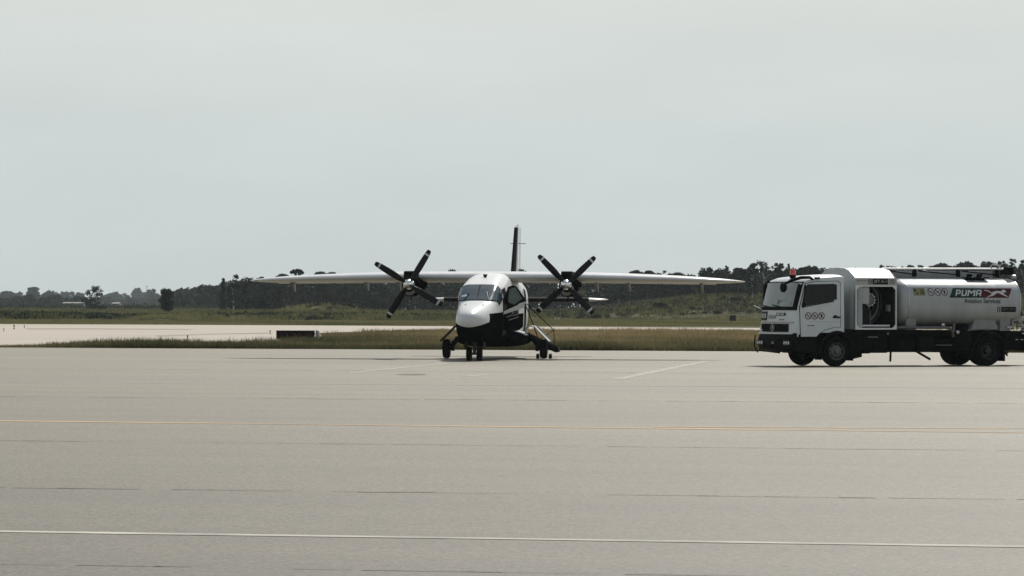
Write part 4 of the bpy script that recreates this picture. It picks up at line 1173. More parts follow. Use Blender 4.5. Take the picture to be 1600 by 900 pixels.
MB().box((1.03, HW + .035, 1.83), (.07, .07, .13)).build('mirror_foot', M['plastic_black'], cab, bevel=.015)
# roof front visor and roof rib
# windscreen, on the sloping front
def front_pt(y, z, off=0.012):
    pr = cab_profile(0)[:6]
    for (xa, za), (xb, zb) in zip(pr, pr[1:]):
        if za <= z <= zb:
            x_ = xa + (xb - xa) * (z - za) / (zb - za); break
    curve = .075 * (abs(y) / HW) ** 4
    return Vector((x_ - curve + off, y, z))
def front_panel(name, y0, y1, z0, z1, m, off=.012, th_=.02, n=10, parent=cab, sm=40):
    b = MB(); A, B_ = [], []
    for i in range(n + 1):
        y_ = y0 + (y1 - y0) * i / n
        zs = [z0 + (z1 - z0) * k / 4 for k in range(5)]
        A.append([front_pt(y_, z, off) for z in zs]); B_.append([front_pt(y_, z, off - th_) for z in zs])
    b.loft(A, False); b.loft(B_, False)
    for r_ in (0, n): b.loft([A[r_], B_[r_]], False)
    b.loft([[r_[0] for r_ in A], [r_[0] for r_ in B_]], False); b.loft([[r_[-1] for r_ in A], [r_[-1] for r_ in B_]], False)
    return b.build(name, m, parent, smooth=sm)
front_panel('windscreen_surround', -1.085, 1.085, 1.68, 2.535, M['boot_black'], .012)
ws = front_panel('windscreen', -1.05, .88, 1.79, 2.50, M['windscreen'], .020)
front_panel('scuttle_panel', -1.06, 1.06, 1.70, 1.79, M['plastic_black'], .03)
for y_ in (-.55, .25):
    b = MB(); b.tube([front_pt(y_, 1.78, .045), front_pt(y_ - .55, 1.84, .04)], .016, 5); b.build('wiper', M['boot_black'], cab)
b = MB()
b.add([front_pt(y, z, .0225) for y, z in ((-.05, 1.84), (.78, 1.82), (.80, 1.92), (.4, 2.0), (.1, 1.97), (-.1, 2.03))], [(0, 1, 2, 3, 4, 5)])
b.build('dashboard_clutter', M['dull_metal'], cab, smooth=0)
# front face: grille, plates, emblem
front_panel('bonnet_line', -1.0, 1.0, 1.30, 1.335, M['panel_grey'], .025)
front_panel('grille', -1.02, .72, 1.03, 1.27, M['plastic_black'], .02)
gs = []
for k in range(4): front_panel('grille_slat', -1.0, .70, 1.055 + .055 * k, 1.077 + .055 * k, M['chassis_black'], .034, .012)
front_panel('number_plate', -1.02, -.62, 1.38, 1.64, M['sign_black'], .025)
front_panel('fuel_label', -.02, .52, 1.52, 1.60, M['sign_black'], .02)
front_panel('fuel_label_window', .02, .22, 1.535, 1.585, M['panel_grey'], .025)
front_panel('fuel_label_window', .27, .46, 1.535, 1.585, M['panel_grey'], .025)
front_panel('maker_lettering', .18, .46, 1.385, 1.41, M['dull_metal'], .016)
for k in range(3): front_panel('plate_lettering', -.96 + .12 * k, -.88 + .12 * k, 1.44, 1.58, M['panel_grey'], .031, n=2)
front_panel('sticker', -.5, -.06, 1.43, 1.53, M['grey_paint'], .016)
ec = front_pt(-.16, 1.15, .05)
b = MB(); b.lathe([(-.008, .088), (.012, .088), (.012, .10), (-.008, .10)], ec, 'X', 24)
for k in range(3):
    a = math.pi / 2 + k * 2 * math.pi / 3; d = Vector((0, math.cos(a), math.sin(a))); n_ = Vector((0, -math.sin(a), math.cos(a)))
    b.add([ec + n_ * .018, ec - n_ * .018, ec + d * .092, ec + Vector((.014, 0, 0))], [(0, 2, 3), (1, 3, 2), (0, 3, 1), (0, 1, 2)])
b.build('grille_emblem', M['aluminium'], cab)
# bumper
b = MB(); rings = []
for y_, k in ((-HW, .16), (-HW + .05, .06), (-HW + .18, 0), (HW - .18, 0), (HW - .05, .06), (HW, .16)):
    rings.append([Vector((x_, y_, z_)) for x_, z_ in [(1.0, .42), (1.22 - k, .42), (1.33 - k, .52), (1.36 - k, .80), (1.31 - k, .96), (1.0, .99)]])
b.loft(rings); bump = b.build('bumper', M['plastic_black'], truck, smooth=35)
b = MB(); b.box((1.30, 0, .985), (.10, 2.0, .05)); b.build('bumper_step', M['truck_white'], bump, bevel=.01)
for sg in (1, -1):
    b = MB(); b.box((1.335, .82 * sg, .70), (.08, .42, .16)); b.build('headlight', M['sign_black'], bump, bevel=.02)
    for k in range(3):
        b = MB(); c0 = (1.372, (.70 + .13 * k) * sg, .70); b.lathe([(-.01, 0), (-.01, .055), (.01, .05), (.016, 0)], c0, 'X', 14); b.build('headlamp_lens', M['lens'], bump)
b = MB(); b.box((1.36, -.05, .70), (.02, .12, .08)); b.build('tow_cover', M['grey_paint'], bump, bevel=.008)
b = MB(); b.box((1.352, -.35, .60), (.016, .52, .11)); b.build('plate_holder', M['chassis_black'], bump)
b = MB(); b.tube([(1.33, -1.06, .40), (1.40, -1.14, .62), (1.36, -1.15, .92)], .02, 6); b.build('corner_bar', M['plastic_black'], bump)
# mirrors: black swept arm over the near front corner, plus the far one
b = MB()
arm = [(.74, 1.16, 2.60), (.86, 1.20, 2.66), (1.08, 1.12, 2.655), (1.30, .95, 2.56), (1.42, .78, 2.46)]
b.tube(arm, [.03, .045, .05, .045, .035], 8); ma = b.build('mirror_arm', M['plastic_black'], cab)
b = MB(); b.lathe([(-.06, 0), (-.055, .11), (-.01, .15), (.04, .14), (.05, .12), (.052, 0)], (1.42, .74, 2.36), 'X', 20); b.build('front_mirror', M['plastic_black'], ma)
b = MB(); b.box((1.02, -1.26, 2.22), (.10, .16, .50), Matrix.Rotation(R(-12), 3, 'Z')); b.build('side_mirror', M['plastic_black'], cab, bevel=.04, seg=3)
b = MB(); b.tube([(.95, -1.12, 2.56), (1.02, -1.26, 2.46)], .026, 6); b.tube([(1.0, -1.12, 1.86), (1.02, -1.26, 1.98)], .026, 6); b.build('mirror_stay', M['plastic_black'], cab)
b = MB(); b.tube([(1.22, -1.12, 1.72), (1.34, -1.3, 1.82)], .018, 6); b.build('aerial', M['panel_grey'], cab)
# beacon
b = MB(); b.lathe([(2.64, 0), (2.64, .085), (2.735, .09), (2.745, .075)], (.87, .18, 0), 'Z', 20); bc = b.build('beacon', M['plastic_black'], cab)
b = MB(); b.lathe([(2.74, .0), (2.74, .083), (2.87, .08), (2.915, .055), (2.925, 0)], (.87, .18, 0), 'Z', 20); b.build('beacon_dome', M['beacon'], cab, smooth=40)

# prohibition signs: white disc, red ring and bar, small black pictogram
def prohib(name, parent, xz_to_p, cx_, cz_, r_, kind):
    """drawn in (right, up) coordinates and laid on the surface by xz_to_p(right, up, off)"""
    def ring(ri, ro, off, n=20):
        b = MB(); b.add([xz_to_p(cx_ + rr * math.cos(2 * math.pi * k / n), cz_ + rr * math.sin(2 * math.pi * k / n), off) for rr in (ri, ro) for k in range(n)],
                        [(k, (k + 1) % n, n + (k + 1) % n, n + k) for k in range(n)]); return b
    b = MB(); n = 20
    b.add([xz_to_p(cx_ + r_ * .9 * math.cos(2 * math.pi * k / n), cz_ + r_ * .9 * math.sin(2 * math.pi * k / n), .004) for k in range(n)], [tuple(range(n))])
    disc = b.build(name, M['sign_white'], parent, smooth=0)
    shp = {0: [[(-.5, -.05), (.2, -.05), (.2, .08), (-.5, .08)], [(.25, -.05), (.5, -.05), (.5, .3), (.36, .1), (.25, .08)]],
           1: [[(-.45, -.12), (.5, .18), (.46, .30), (-.5, .02)], [(-.1, -.45), (.12, -.45), (.18, -.1), (-.12, -.16)]],
           2: [[(-.22, -.5), (.18, -.5), (.18, .1), (-.22, .1)], [(-.34, .1), (.34, .1), (.26, .42), (-.2, .46)]]}[kind]
    b = MB()
    for poly in shp: b.add([xz_to_p(cx_ + p * r_, cz_ + q * r_, .0055) for p, q in poly], [tuple(range(len(poly)))])
    b.build('pictogram', M['sign_black'], disc if parent is not cab and parent is not door else disc, smooth=0)
    rg = ring(r_ * .80, r_, .007)
    w = .09 * r_; a = R(-45); d = Vector((math.cos(a), math.sin(a))); nn = Vector((-d.y, d.x))
    pts = [d * -.82 * r_ + nn * w, d * .82 * r_ + nn * w, d * .82 * r_ - nn * w, d * -.82 * r_ - nn * w]
    rg.add([xz_to_p(cx_ + p.x, cz_ + p.y, .0068) for p in pts], [(0, 1, 2, 3)])
    rg.build('red_ring', M['sign_darkred'], disc, smooth=0)
# on the near side, picture-right is local -X
for k, x_ in enumerate((.885, .69, .484)):
    prohib('warning_sign', truck, lambda r_, u, o: Vector((-r_ / 1.13, HW + .018 + o, u)), -x_ * 1.13, 1.515, .108, k)

# ---- wheels
def wheel(x_, sg, dual, rimmat):
    R0, W0 = .452, .27
    yc = (1.0 if not dual else .98) * sg
    b = MB()
    for off in ((0,) if not dual else (0, -.33 * sg)):
        o = len(b.v)
        t = MB(); tyre_part(t, R0, W0, .25)
        b.add([(v[0], v[1] + off, v[2]) for v in t.v], t.f)
    w = b.build('wheel', M['rubber'], truck, smooth=40, loc=(x_, yc, R0))
    b = MB(); s_ = sg
    if dual: pr = [(.12, .265), (.11, .25), (.0, .235), (-.05, .19), (-.05, .11), (.02, .10), (.10, .09), (.115, 0)]
    else: pr = [(.125, .265), (.12, .25), (.06, .235), (.075, .19), (.10, .17), (.11, .09), (.15, .08), (.16, 0)]
    b.lathe([(h * s_, r_) for h, r_ in pr], (0, 0, 0), 'Y', 28); rm = b.build('rim', rimmat, w, smooth=35)
    for k in range(8):
        a = 2 * math.pi * k / 8
        if not dual:
            b = MB(); c0 = Vector((.205 * math.cos(a), .082 * s_, .205 * math.sin(a))); b.lathe([(-.03, .036), (.004 * s_, .036), (.004 * s_, 0)], c0, 'Y', 10); b.build('hand_hole', M['sign_black'], w)
        b = MB(); a += .39; c0 = Vector((.135 * math.cos(a), (.108 if not dual else -.03) * s_, .135 * math.sin(a))); b.lathe([(0, .016), (.03 * s_, .014), (.03 * s_, 0)], c0, 'Y', 6); b.build('wheel_nut', M['dull_metal'], w)
    return w
for sg in (1, -1):
    wheel(0, sg, False, M['rim']); wheel(WB, sg, True, M['dark_rim'])

# ---- chassis and underbody
b = MB()
for sg in (1, -1):
    b.box((-3.35, .40 * sg, .93), (8.2, .09, .26))
    b.box((-3.35, .35 * sg, 1.05), (8.2, .16, .02)); b.box((-3.35, .35 * sg, .81), (8.2, .16, .02))
for x_ in (-.9, -2.2, -3.6, -4.9, -6.4, -7.3): b.box((x_, 0, .93), (.12, .72, .2))
ch = b.build('chassis', M['chassis_black'], truck, smooth=0)
b = MB(); b.tube([(0, -.9, .45), (0, .9, .45)], .075, 10); b.box((0, 0, .42), (.14, 1.2, .14)); b.build('front_axle', M['chassis_black'], truck)
b = MB(); b.tube([(WB, -.9, .45), (WB, .9, .45)], .09, 12); b.lathe([(-.2, .1), (-.1, .22), (.1, .22), (.2, .1)], (WB, 0, .47), 'Y', 16); b.build('rear_axle', M['chassis_black'], truck)
b = MB(); b.tube([(-.8, .1, .62), (WB, .0, .5)], .06, 8); b.build('drive_shaft', M['chassis_black'], truck)
b = MB(); b.box((.2, 0, .75), (1.5, .9, .6)); b.box((.55, 0, .95), (.7, 1.9, .25)); b.build('engine_block', M['chassis_black'], truck, bevel=.03)
# front wheel arches
for sg in (1, -1):
    b = MB(); b.lathe([(-.22, .53), (.24, .53), (.245, .60), (-.22, .60)], (0, .93 * sg, .47), 'Y', 20, R(-8), R(172))
    b.build('wheel_arch', M['plastic_black'], truck, smooth=35)
    side([(1.22, .87), (1.22, .44), (.60, .36), (.56, .60), (.62, .87)], HW * sg - .04, HW * sg + .004).build('cab_step', M['plastic_black'], truck, bevel=.015)
    side([(-.30, 1.02), (-.50, .95), (-.60, .60), (-.60, .17), (-.54, .17), (-.50, .55), (-.32, .9)], .78 * sg - .0, .78 * sg + .36 * sg).build('mudflap', M['rubber'], truck)
    side([(-.5, .98), (-.95, .98), (-.95, .28), (-.5, .20)], .92 * sg, 1.10 * sg).build('side_locker', M['chassis_black'], truck, bevel=.02)
# near side boxes: battery box, air tanks, pump gear, lockers
def ubox(name, x0, x1, z0, z1, y1, d, m, bev=.02): return MB().box(((x0 + x1) / 2, y1 - d / 2, (z0 + z1) / 2), (abs(x1 - x0), d, z1 - z0)).build(name, M[m], truck, bevel=bev)
ubox('battery_box', -1.0, -1.9, .40, .92, 1.06, .5, 'chassis_black')
ubox('underbody_locker', -1.0, -2.25, .36, .95, -.55, .5, 'chassis_black')
ubox('pump_housing', -2.0, -3.0, .42, .90, .98, .5, 'chassis_black', .05)
ubox('tool_locker', -3.06, -3.62, .44, .88, 1.09, .45, 'plastic_black')
ubox('valve_box', -3.7, -4.35, .42, .80, 1.02, .4, 'chassis_black')
ubox('underbody_locker', -2.4, -4.4, .42, .95, -.55, .5, 'chassis_black')
ubox('deck_beam', -.62, -4.35, .93, 1.09, 1.08, .34, 'chassis_black', .01)
ubox('deck_beam', -.62, -4.35, .93, 1.09, -.74, .34, 'chassis_black', .01)
for (x_, z_, r_) in ((-2.35, .66, .13), (-1.45, .66, .11)):
    b = MB(); b.lathe([(-.05, 0), (-.05, r_), (.02, r_), (.05, r_ * .7), (.05, 0)], (x_, 1.06, z_), 'Y', 18); b.build('pump_flange', M['plastic_black'], truck)
b = MB(); b.box((-1.35, 1.08, .88), (.36, .02, .014)); b.build('locker_hinge', M['panel_grey'], truck)
b = MB(); b.lathe([(0, 0), (0, .045), (.03, .04), (.035, 0)], (-1.9, 1.07, .98), 'Y', 14); b.build('filler_cap', M['dull_metal'], truck)
for k in range(3):
    b = MB(); b.tube([(-3.72, 1.03, .52 + .11 * k), (-4.32, 1.03, .52 + .11 * k)], .02, 6); b.build('pipe', M['dull_metal'] if k == 1 else M['plastic_black'], truck)
b = MB(); b.tube([(-2.06, 1.0, .45), (-2.03, 1.02, .14)], .035, 8); b.build('drain_leg', M['plastic_black'], truck)
b = MB(); b.tube([(-2.98, 1.0, .46), (-3.50, 1.04, .20)], .038, 8); b.build('drain_leg', M['plastic_black'], truck)
# silver guard pipe along the deck, turned down at its end
b = MB(); b.tube([(-2.18, 1.13, 1.165), (-4.05, 1.13, 1.165), (-4.2, 1.13, 1.13), (-4.28, 1.12, 1.03), (-4.32, 1.1, .88)], .045, 10); b.build('guard_pipe', M['dull_metal'], truck)
for (x_, z_, w_) in ((-4.0, 1.24, .12), (-4.55, 1.02, .10)):
    b = MB(); b.lathe([(-.06, 0), (-.06, .06), (.02, .06), (.04, .03), (.04, 0)], (x_, 1.0, z_), 'Y', 14); b.build('valve', M['aluminium'], truck)
b = MB(); b.box((-4.62, .98, .90), (.3, .06, .03)); b.build('drip_tray', M['dull_metal'], truck)
ubox('fuse_box', -4.65, -5.0, 1.05, 1.28, .9, .3, 'chassis_black'); ubox('hose_bracket', -4.42, -4.5, 1.0, 1.3, .95, .1, 'dull_metal')
# rear wheel guards
for sg in (1, -1):
    b = MB(); b.lathe([(-.36, .54), (.16, .54), (.17, .575), (.165, .60), (-.36, .60)], (WB, .98 * sg, .47), 'Y', 22, R(2), R(178)); b.build('mudguard', M['plastic_black'], truck, smooth=35)
    side([(WB - .54, .5), (WB - .60, .5), (WB - .60, .14), (WB - .54, .14)], .66 * sg, 1.13 * sg).build('mudflap', M['rubber'], truck)
side([(WB + .62, 1.05), (WB + .50, .5), (WB + .78, .42), (WB + 1.2, .42), (WB + 1.2, 1.05)], .45, 1.02).build('side_guard', M['chassis_black'], truck, bevel=.02)
# saddles that carry the tank
def saddle(x0, x1):
    for sg in (1, -1):
        b = MB(); b.prism([(.98 * sg, 1.06), (.30 * sg, 1.06), (.30 * sg, 1.30), (1.02 * sg, 1.46)], x0, x1, 'X')
        b.build('tank_saddle', M['grey_paint'], truck, bevel=.01)
saddle(-2.62, -3.0); saddle(-6.15, -6.55)
side([(-5.05, 1.10), (-6.1, 1.10), (-6.1, 1.16), (-5.95, 1.42), (-5.2, 1.42), (-5.1, 1.16)], .35, .98).build('saddle_apron', M['grey_paint'], truck, bevel=.01)

# ---- pump and hose cabinet: barrel roofed, open on the near side
CX0, CX1 = -.66, -2.18
roof_prof = [(-HW, 2.62), (-1.02, 2.72), (-.75, 2.88), (-.45, 2.955), (0, 2.975), (.45, 2.955), (.75, 2.88), (1.02, 2.72), (HW, 2.62)]
b = MB(); outer = [(-HW, 1.10)] + roof_prof + [(HW, 1.10)]
b.prism(outer, CX0 - .05, CX0, 'X')
cabn = b.build('pump_cabinet', M['tank_silver'], truck, smooth=30, bevel=.012)
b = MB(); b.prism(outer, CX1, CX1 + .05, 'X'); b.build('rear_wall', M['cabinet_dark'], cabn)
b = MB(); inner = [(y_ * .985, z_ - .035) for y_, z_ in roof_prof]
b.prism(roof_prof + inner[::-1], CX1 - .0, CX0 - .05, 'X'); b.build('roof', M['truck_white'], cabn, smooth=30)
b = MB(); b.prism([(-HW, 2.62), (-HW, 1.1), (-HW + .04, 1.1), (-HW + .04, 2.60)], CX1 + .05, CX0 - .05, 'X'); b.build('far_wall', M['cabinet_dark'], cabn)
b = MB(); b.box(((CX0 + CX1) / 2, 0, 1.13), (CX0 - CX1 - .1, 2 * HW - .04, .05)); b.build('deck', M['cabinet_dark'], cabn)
# rounded corner of the front wall
b = MB(); b.lathe([(1.12, .30), (2.60, .30)], (CX0 - .26, HW - .30, 0), 'Z', 8, R(0), R(90)); b.build('corner_panel', M['tank_silver'], cabn, smooth=60)
b = MB(); b.box(((CX0 + CX1) / 2, HW + .0, 2.545), (CX0 - CX1 - .02, .05, .20)); hd = b.build('header_panel', M['panel_grey'], cabn, bevel=.008)
b = MB(); b.box((-.90, HW + .03, 2.57), (.42, .012, .016)); b.build('header_trim', M['dull_metal'], cabn)
b = MB(); b.box(((CX0 + CX1) / 2, HW + .028, 2.645), (CX0 - CX1, .03, .02)); b.build('header_trim', M['truck_white'], cabn)
def plate_text(parent, P_, x0, x1, z0, z1, s, mplate, mtxt, pad=.12, bars=0):
    """plate lying on a surface given by P_(right, up, off), with lettering on it"""
    b = MB(); n = 8
    b.add([P_(x0 + (x1 - x0) * i / n, z0 + (z1 - z0) * j / 5, .005) for j in range(6) for i in range(n + 1)], [(j * (n + 1) + i, j * (n + 1) + i + 1, (j + 1) * (n + 1) + i + 1, (j + 1) * (n + 1) + i) for j in range(5) for i in range(n)])
    pl = b.build('fuel_plate', mplate, parent, smooth=0)
    vs, fs = text_mesh(s, 1.0, 0, .012); h = (z1 - z0)
    vs = fit(vs, (x1 - x0) * (1 - 2 * pad), h * .55)
    b = MB(); b.add([P_(x0 + (x1 - x0) * pad + a, z0 + h * .22 + c_, .012) for a, c_ in vs], fs); b.build('lettering', mtxt, pl, smooth=0)
    for k in range(bars):
        xa = x0 - .07 - .075 * k
        b = MB(); b.add([P_(xa, z0, .004), P_(xa + .035, z0, .004), P_(xa + .035, z1, .004), P_(xa, z1, .004)], [(0, 1, 2, 3)]); b.build('plate_bar', mplate, pl, smooth=0)
    return pl
Pside = lambda r_, u, o: Vector((-r_, HW + .026 + o, u))
plate_text(hd, Pside, 1.27, 1.84, 2.465, 2.625, 'JET A-1', M['sign_black'], M['panel_grey'], .09, 2)
for k in range(5):
    b = MB(); b.box((-1.92 - .04 * k, HW + .027, 2.545), (.014, .006, .15)); b.build('header_rib', M['dull_metal'], cabn)
# frame of the opening with cut corners
def ring_frame(x0, x1, z0, z1, t, y0, y1, ch_):
    o = [(x0 - 0, z0), (x1, z0), (x1, z1), (x0, z1)]
    i_ = [(x0 - t - ch_, z0 + t), (x1 + t + ch_, z0 + t), (x1 + t, z0 + t + ch_), (x1 + t, z1 - t - ch_), (x1 + t + ch_, z1 - t), (x0 - t - ch_, z1 - t), (x0 - t, z1 - t - ch_), (x0 - t, z0 + t + ch_)]
    b = MB(); n = 8
    om = [(x0 - t - ch_, z0), (x1 + t + ch_, z0), (x1, z0 + t + ch_), (x1, z1 - t - ch_), (x1 + t + ch_, z1), (x0 - t - ch_, z1), (x0, z1 - t - ch_), (x0, z0 + t + ch_)]
    corners = {1: (x1, z0), 3: (x1, z1), 5: (x0, z1), 7: (x0, z0)}
    for k in range(n):
        j = (k + 1) % n
        poly = [i_[k], om[k]] + ([corners[k]] if k in corners else []) + [om[j], i_[j]]
        b.prism(poly, y0, y1)
    return b
ring_frame(CX0 - .0, CX1 - .0, 1.105, 2.445, .05, HW - .05, HW + .012, .10).build('opening_frame', M['aluminium'], cabn, smooth=0)
# what stands inside
b = MB(); b.box((-.98, .98, 2.13), (.46, .24, .52)); b.build('control_box', M['panel_grey'], cabn, bevel=.015)
b = MB(); b.box((-1.0, .80, 1.45), (.56, .5, .62)); b.build('filter_housing', M['cabinet_dark'], cabn, bevel=.05)
b = MB(); b.lathe([(-.05, 0), (-.05, .17), (.02, .17), (.05, .13), (.05, 0)], (-1.30, .92, 2.0), 'Y', 28); reel = b.build('flow_meter', M['dull_metal'], cabn, smooth=35)
for k in range(12):
    a = 2 * math.pi * k / 12
    b = MB(); b.lathe([(-.04, 0), (-.04, .034), (.06, .034), (.065, .02), (.065, 0)], (-1.30 + .175 * math.cos(a), .93, 2.0 + .175 * math.sin(a)), 'Y', 8); b.build('flange_bolt', M['panel_grey'], cabn)
b = MB(); b.tube([(-1.30, .84, 1.82), (-1.36, .84, 1.5), (-1.40, .8, 1.16)], .06, 10); b.build('meter_pipe', M['dull_metal'], cabn)
for k in range(4):
    rr = .36 + .075 * k
    b = MB(); b.tube([(-1.35 - rr * math.cos(R(a)), .55 + .07 * (k % 2), 1.92 + rr * 1.15 * math.sin(R(a))) for a in range(-75, 80, 10)], .034, 8); b.build('hose', M['hose'] if k % 2 else M['grey_paint'] if k == 2 else M['hose'], cabn)
b = MB(); b.lathe([(-.5, 0), (-.5, .62), (-.46, .62), (-.46, .2), (.2, .2), (.2, .55), (.24, .55), (.24, 0)], (-1.45, .15, 1.85), 'Y', 30); b.build('hose_reel', M['cabinet_dark'], cabn)
b = MB(); b.tube([(-.86, 1.08, 1.215), (-1.95, 1.08, 1.215)], .045, 12); b.build('pull_rail', M['aluminium'], cabn)
b = MB(); b.box((-2.02, .9, 1.75), (.06, .2, .2)); b.build('switch_box', M['grey_paint'], cabn, bevel=.01)

# ---- tank
TX0, TX1 = -2.24, -6.88
TZB, TZT = 1.19, 2.66
def tank_y(z, w=HW):
    zc, h = (TZB + TZT) / 2, (TZT - TZB) / 2
    n_ = 2.9
    return w * max(0.0, 1 - abs((z - zc) / h) ** n_) ** (1 / n_)
def tank_ring(x_, k):
    zc, h = (TZB + TZT) / 2, (TZT - TZB) / 2; n_ = 2.9; out = []
    for i in range(56):
        a = 2 * math.pi * i / 56; c_, s_ = math.cos(a), math.sin(a)
        out.append(Vector((x_, HW * k * math.copysign(abs(c_) ** (2 / n_), c_), zc + h * k * math.copysign(abs(s_) ** (2 / n_), s_))))
    return out
b = MB(); b.loft([tank_ring(x_, k) for x_, k in ((TX0 - .02, .45), (TX0 - .06, .72), (TX0 - .14, .87), (TX0 - .24, .95), (TX0 - .34, .985), (TX0 - .40, 1.0), (TX1 + .05, 1.0), (TX1 + .02, .99), (TX1, .96), (TX1 - .03, .7), (TX1 - .05, .4))])
tank = b.build('tank', M['tank_silver'], truck, smooth=40)
for x_ in (TX0 - .41, TX1 + .05):
    b = MB(); rr = []
    for dx, k in ((.015, 1.0), (.012, 1.008), (-.012, 1.008), (-.015, 1.0)): rr.append(tank_ring(x_ + dx, k))
    b.loft(rr, True, False); b.build('tank_seam', M['aluminium'], tank, smooth=40)
Ptank = lambda r_, u, o: Vector((-r_, tank_y(u) + o, u))
def tank_poly(name, poly, m, off, parent=tank, nz=5):
    """flat print on the tank side: quad given by its 4 corners (right, up), subdivided so that it follows the curve"""
    (ax, az), (bx_, bz), (cx_, cz), (dx, dz_) = poly; b = MB(); vs = []
    for j in range(nz + 1):
        f = j / nz
        for i in range(5):
            h = i / 4
            lx, lz = ax + (bx_ - ax) * h, az + (bz - az) * h; ux, uz = dx + (cx_ - dx) * h, dz_ + (cz - dz_) * h
            vs.append(Ptank(lx + (ux - lx) * f, lz + (uz - lz) * f, off))
    b.add(vs, [(j * 5 + i, j * 5 + i + 1, (j + 1) * 5 + i + 1, (j + 1) * 5 + i) for j in range(nz) for i in range(4)])
    return b.build(name, m, parent, smooth=0)
ban = tank_poly('company_banner', [(4.14, 2.075), (5.36, 2.075), (5.36, 2.365), (4.32, 2.365)], M['sign_green'], .005)
banr = tank_poly('company_banner', [(5.36, 2.075), (6.36, 2.075), (6.54, 2.365), (5.36, 2.365)], M['sign_darkred'], .005)
# block capitals of the banner, slanted, built stroke by stroke
def bar(x0, z0, x1, z1): return [(x0, z0), (x1, z0), (x1, z1), (x0, z1)]
CAPS = {'P': (.185, [bar(0, 0, .27, 1), bar(.27, .80, .88, 1), bar(.70, .50, 1, .80), bar(.27, .32, .94, .50)]),
        'U': (.195, [bar(0, .22, .27, 1), bar(.04, 0, .96, .22), bar(.73, .22, 1, 1)]),
        'M': (.285, [bar(0, 0, .2, 1), bar(.80, 0, 1, 1), [(.2, 1), (.2, .68), (.5, .34), (.5, .66)], [(.8, 1), (.5, .66), (.5, .34), (.8, .68)]]),
        'A': (.20, [bar(0, 0, .27, .80), bar(.05, .80, .95, 1), bar(.73, 0, 1, .80), bar(.27, .30, .73, .48)])}
xo = 4.36
for ch_ in 'PUMA':
    b = MB(); wd, strokes = CAPS[ch_]
    for (a0, a1, a2, a3) in strokes:          # each stroke follows the curve of the tank in six short steps
        L0, L1, R0_, R1_ = [Vector(p) for p in ((a0, a3, a1, a2) if a0[1] != a3[1] or a0[0] == a3[0] else (a0, a1, a3, a2))]
        rows = [(L0.lerp(L1, k / 6), R0_.lerp(R1_, k / 6)) for k in range(7)]
        b.add([Ptank(xo + p.x * wd + p.y * .07, 2.125 + p.y * .19, .010) for rw_ in rows for p in rw_], [(2 * k, 2 * k + 1, 2 * k + 3, 2 * k + 2) for k in range(6)])
    b.build('lettering', M['sign_white'], ban, smooth=0); xo += wd + .032
# leaping cat emblem: smooth silhouettes of body, head, tail and legs
def cat_poly(pts):
    cx_, cy_ = sum(p[0] for p in pts) / len(pts), sum(p[1] for p in pts) / len(pts)
    b.add([Ptank(5.50 + p * .80, 2.095 + q * .25, .012) for p, q in list(pts) + [(cx_, cy_)]], [(k, (k + 1) % len(pts), len(pts)) for k in range(len(pts))])
b = MB()
cat_poly([(.26, .48), (.36, .62), (.50, .74), (.64, .76), (.78, .70), (.86, .60), (.80, .52), (.66, .52), (.52, .46), (.38, .34), (.30, .36)])
cat_poly([(.76, .72), (.86, .92), (.93, .90), (1.00, .74), (1.0, .64), (.93, .58), (.80, .55)])
cat_poly([(.28, .46), (.30, .56), (.20, .76), (.06, .88), (-.04, .86), (-.04, .82), (.06, .80), (.16, .68), (.24, .52)])
cat_poly([(.30, .38), (.42, .40), (.36, .22), (.24, .12), (.10, -.02), (.04, .0), (.14, .14), (.24, .24)])
cat_poly([(.40, .42), (.50, .46), (.46, .30), (.34, .16), (.26, .10), (.24, .14), (.34, .26)])
cat_poly([(.68, .54), (.84, .56), (.90, .36), (1.0, .18), (1.06, .06), (1.0, .04), (.90, .16), (.80, .34)])
cat_poly([(.62, .52), (.74, .52), (.86, .34), (.92, .20), (.88, .18), (.76, .32)])
b.build('leaping_cat_emblem', M['sign_white'], banr, smooth=0)
vs, fs = text_mesh('Aviation Services', 1.0, 0, .012); vs = fit(vs, 1.36, .145)
b = MB(); b.add([Ptank(4.70 + a, 1.905 + c_, .006) for a, c_ in vs], fs); b.build('lettering', M['sign_green'], tank, smooth=0)
plate_text(tank, Ptank, 6.10, 6.66, 1.64, 1.80, 'JET A-1', M['sign_black'], M['dull_metal'], .09, 2)
for k in range(2):
    y_ = tank_poly('hazard_placard', [(2.82 + .225 * k, 2.135), (3.03 + .225 * k, 2.135), (3.03 + .225 * k, 2.365), (2.82 + .225 * k, 2.365)], M['sign_yellow'], .005)
    for q_ in ((.04, .12, .10, .2), (.13, .04, .18, .09)) if k == 0 else ((.03, .1, .18, .125), (.05, .155, .16, .175), (.03, .05, .17, .07)):
        tank_poly('placard_mark', [(2.82 + .225 * k + q_[0], 2.135 + q_[1]), (2.82 + .225 * k + q_[2], 2.135 + q_[1]), (2.82 + .225 * k + q_[2], 2.135 + q_[3]), (2.82 + .225 * k + q_[0], 2.135 + q_[3])], M['sign_black'], .008, y_, 2)
for k, x_ in enumerate((3.47, 3.73, 3.98)):
    prohib('warning_sign', tank, Ptank, x_, 2.245, .118, k)
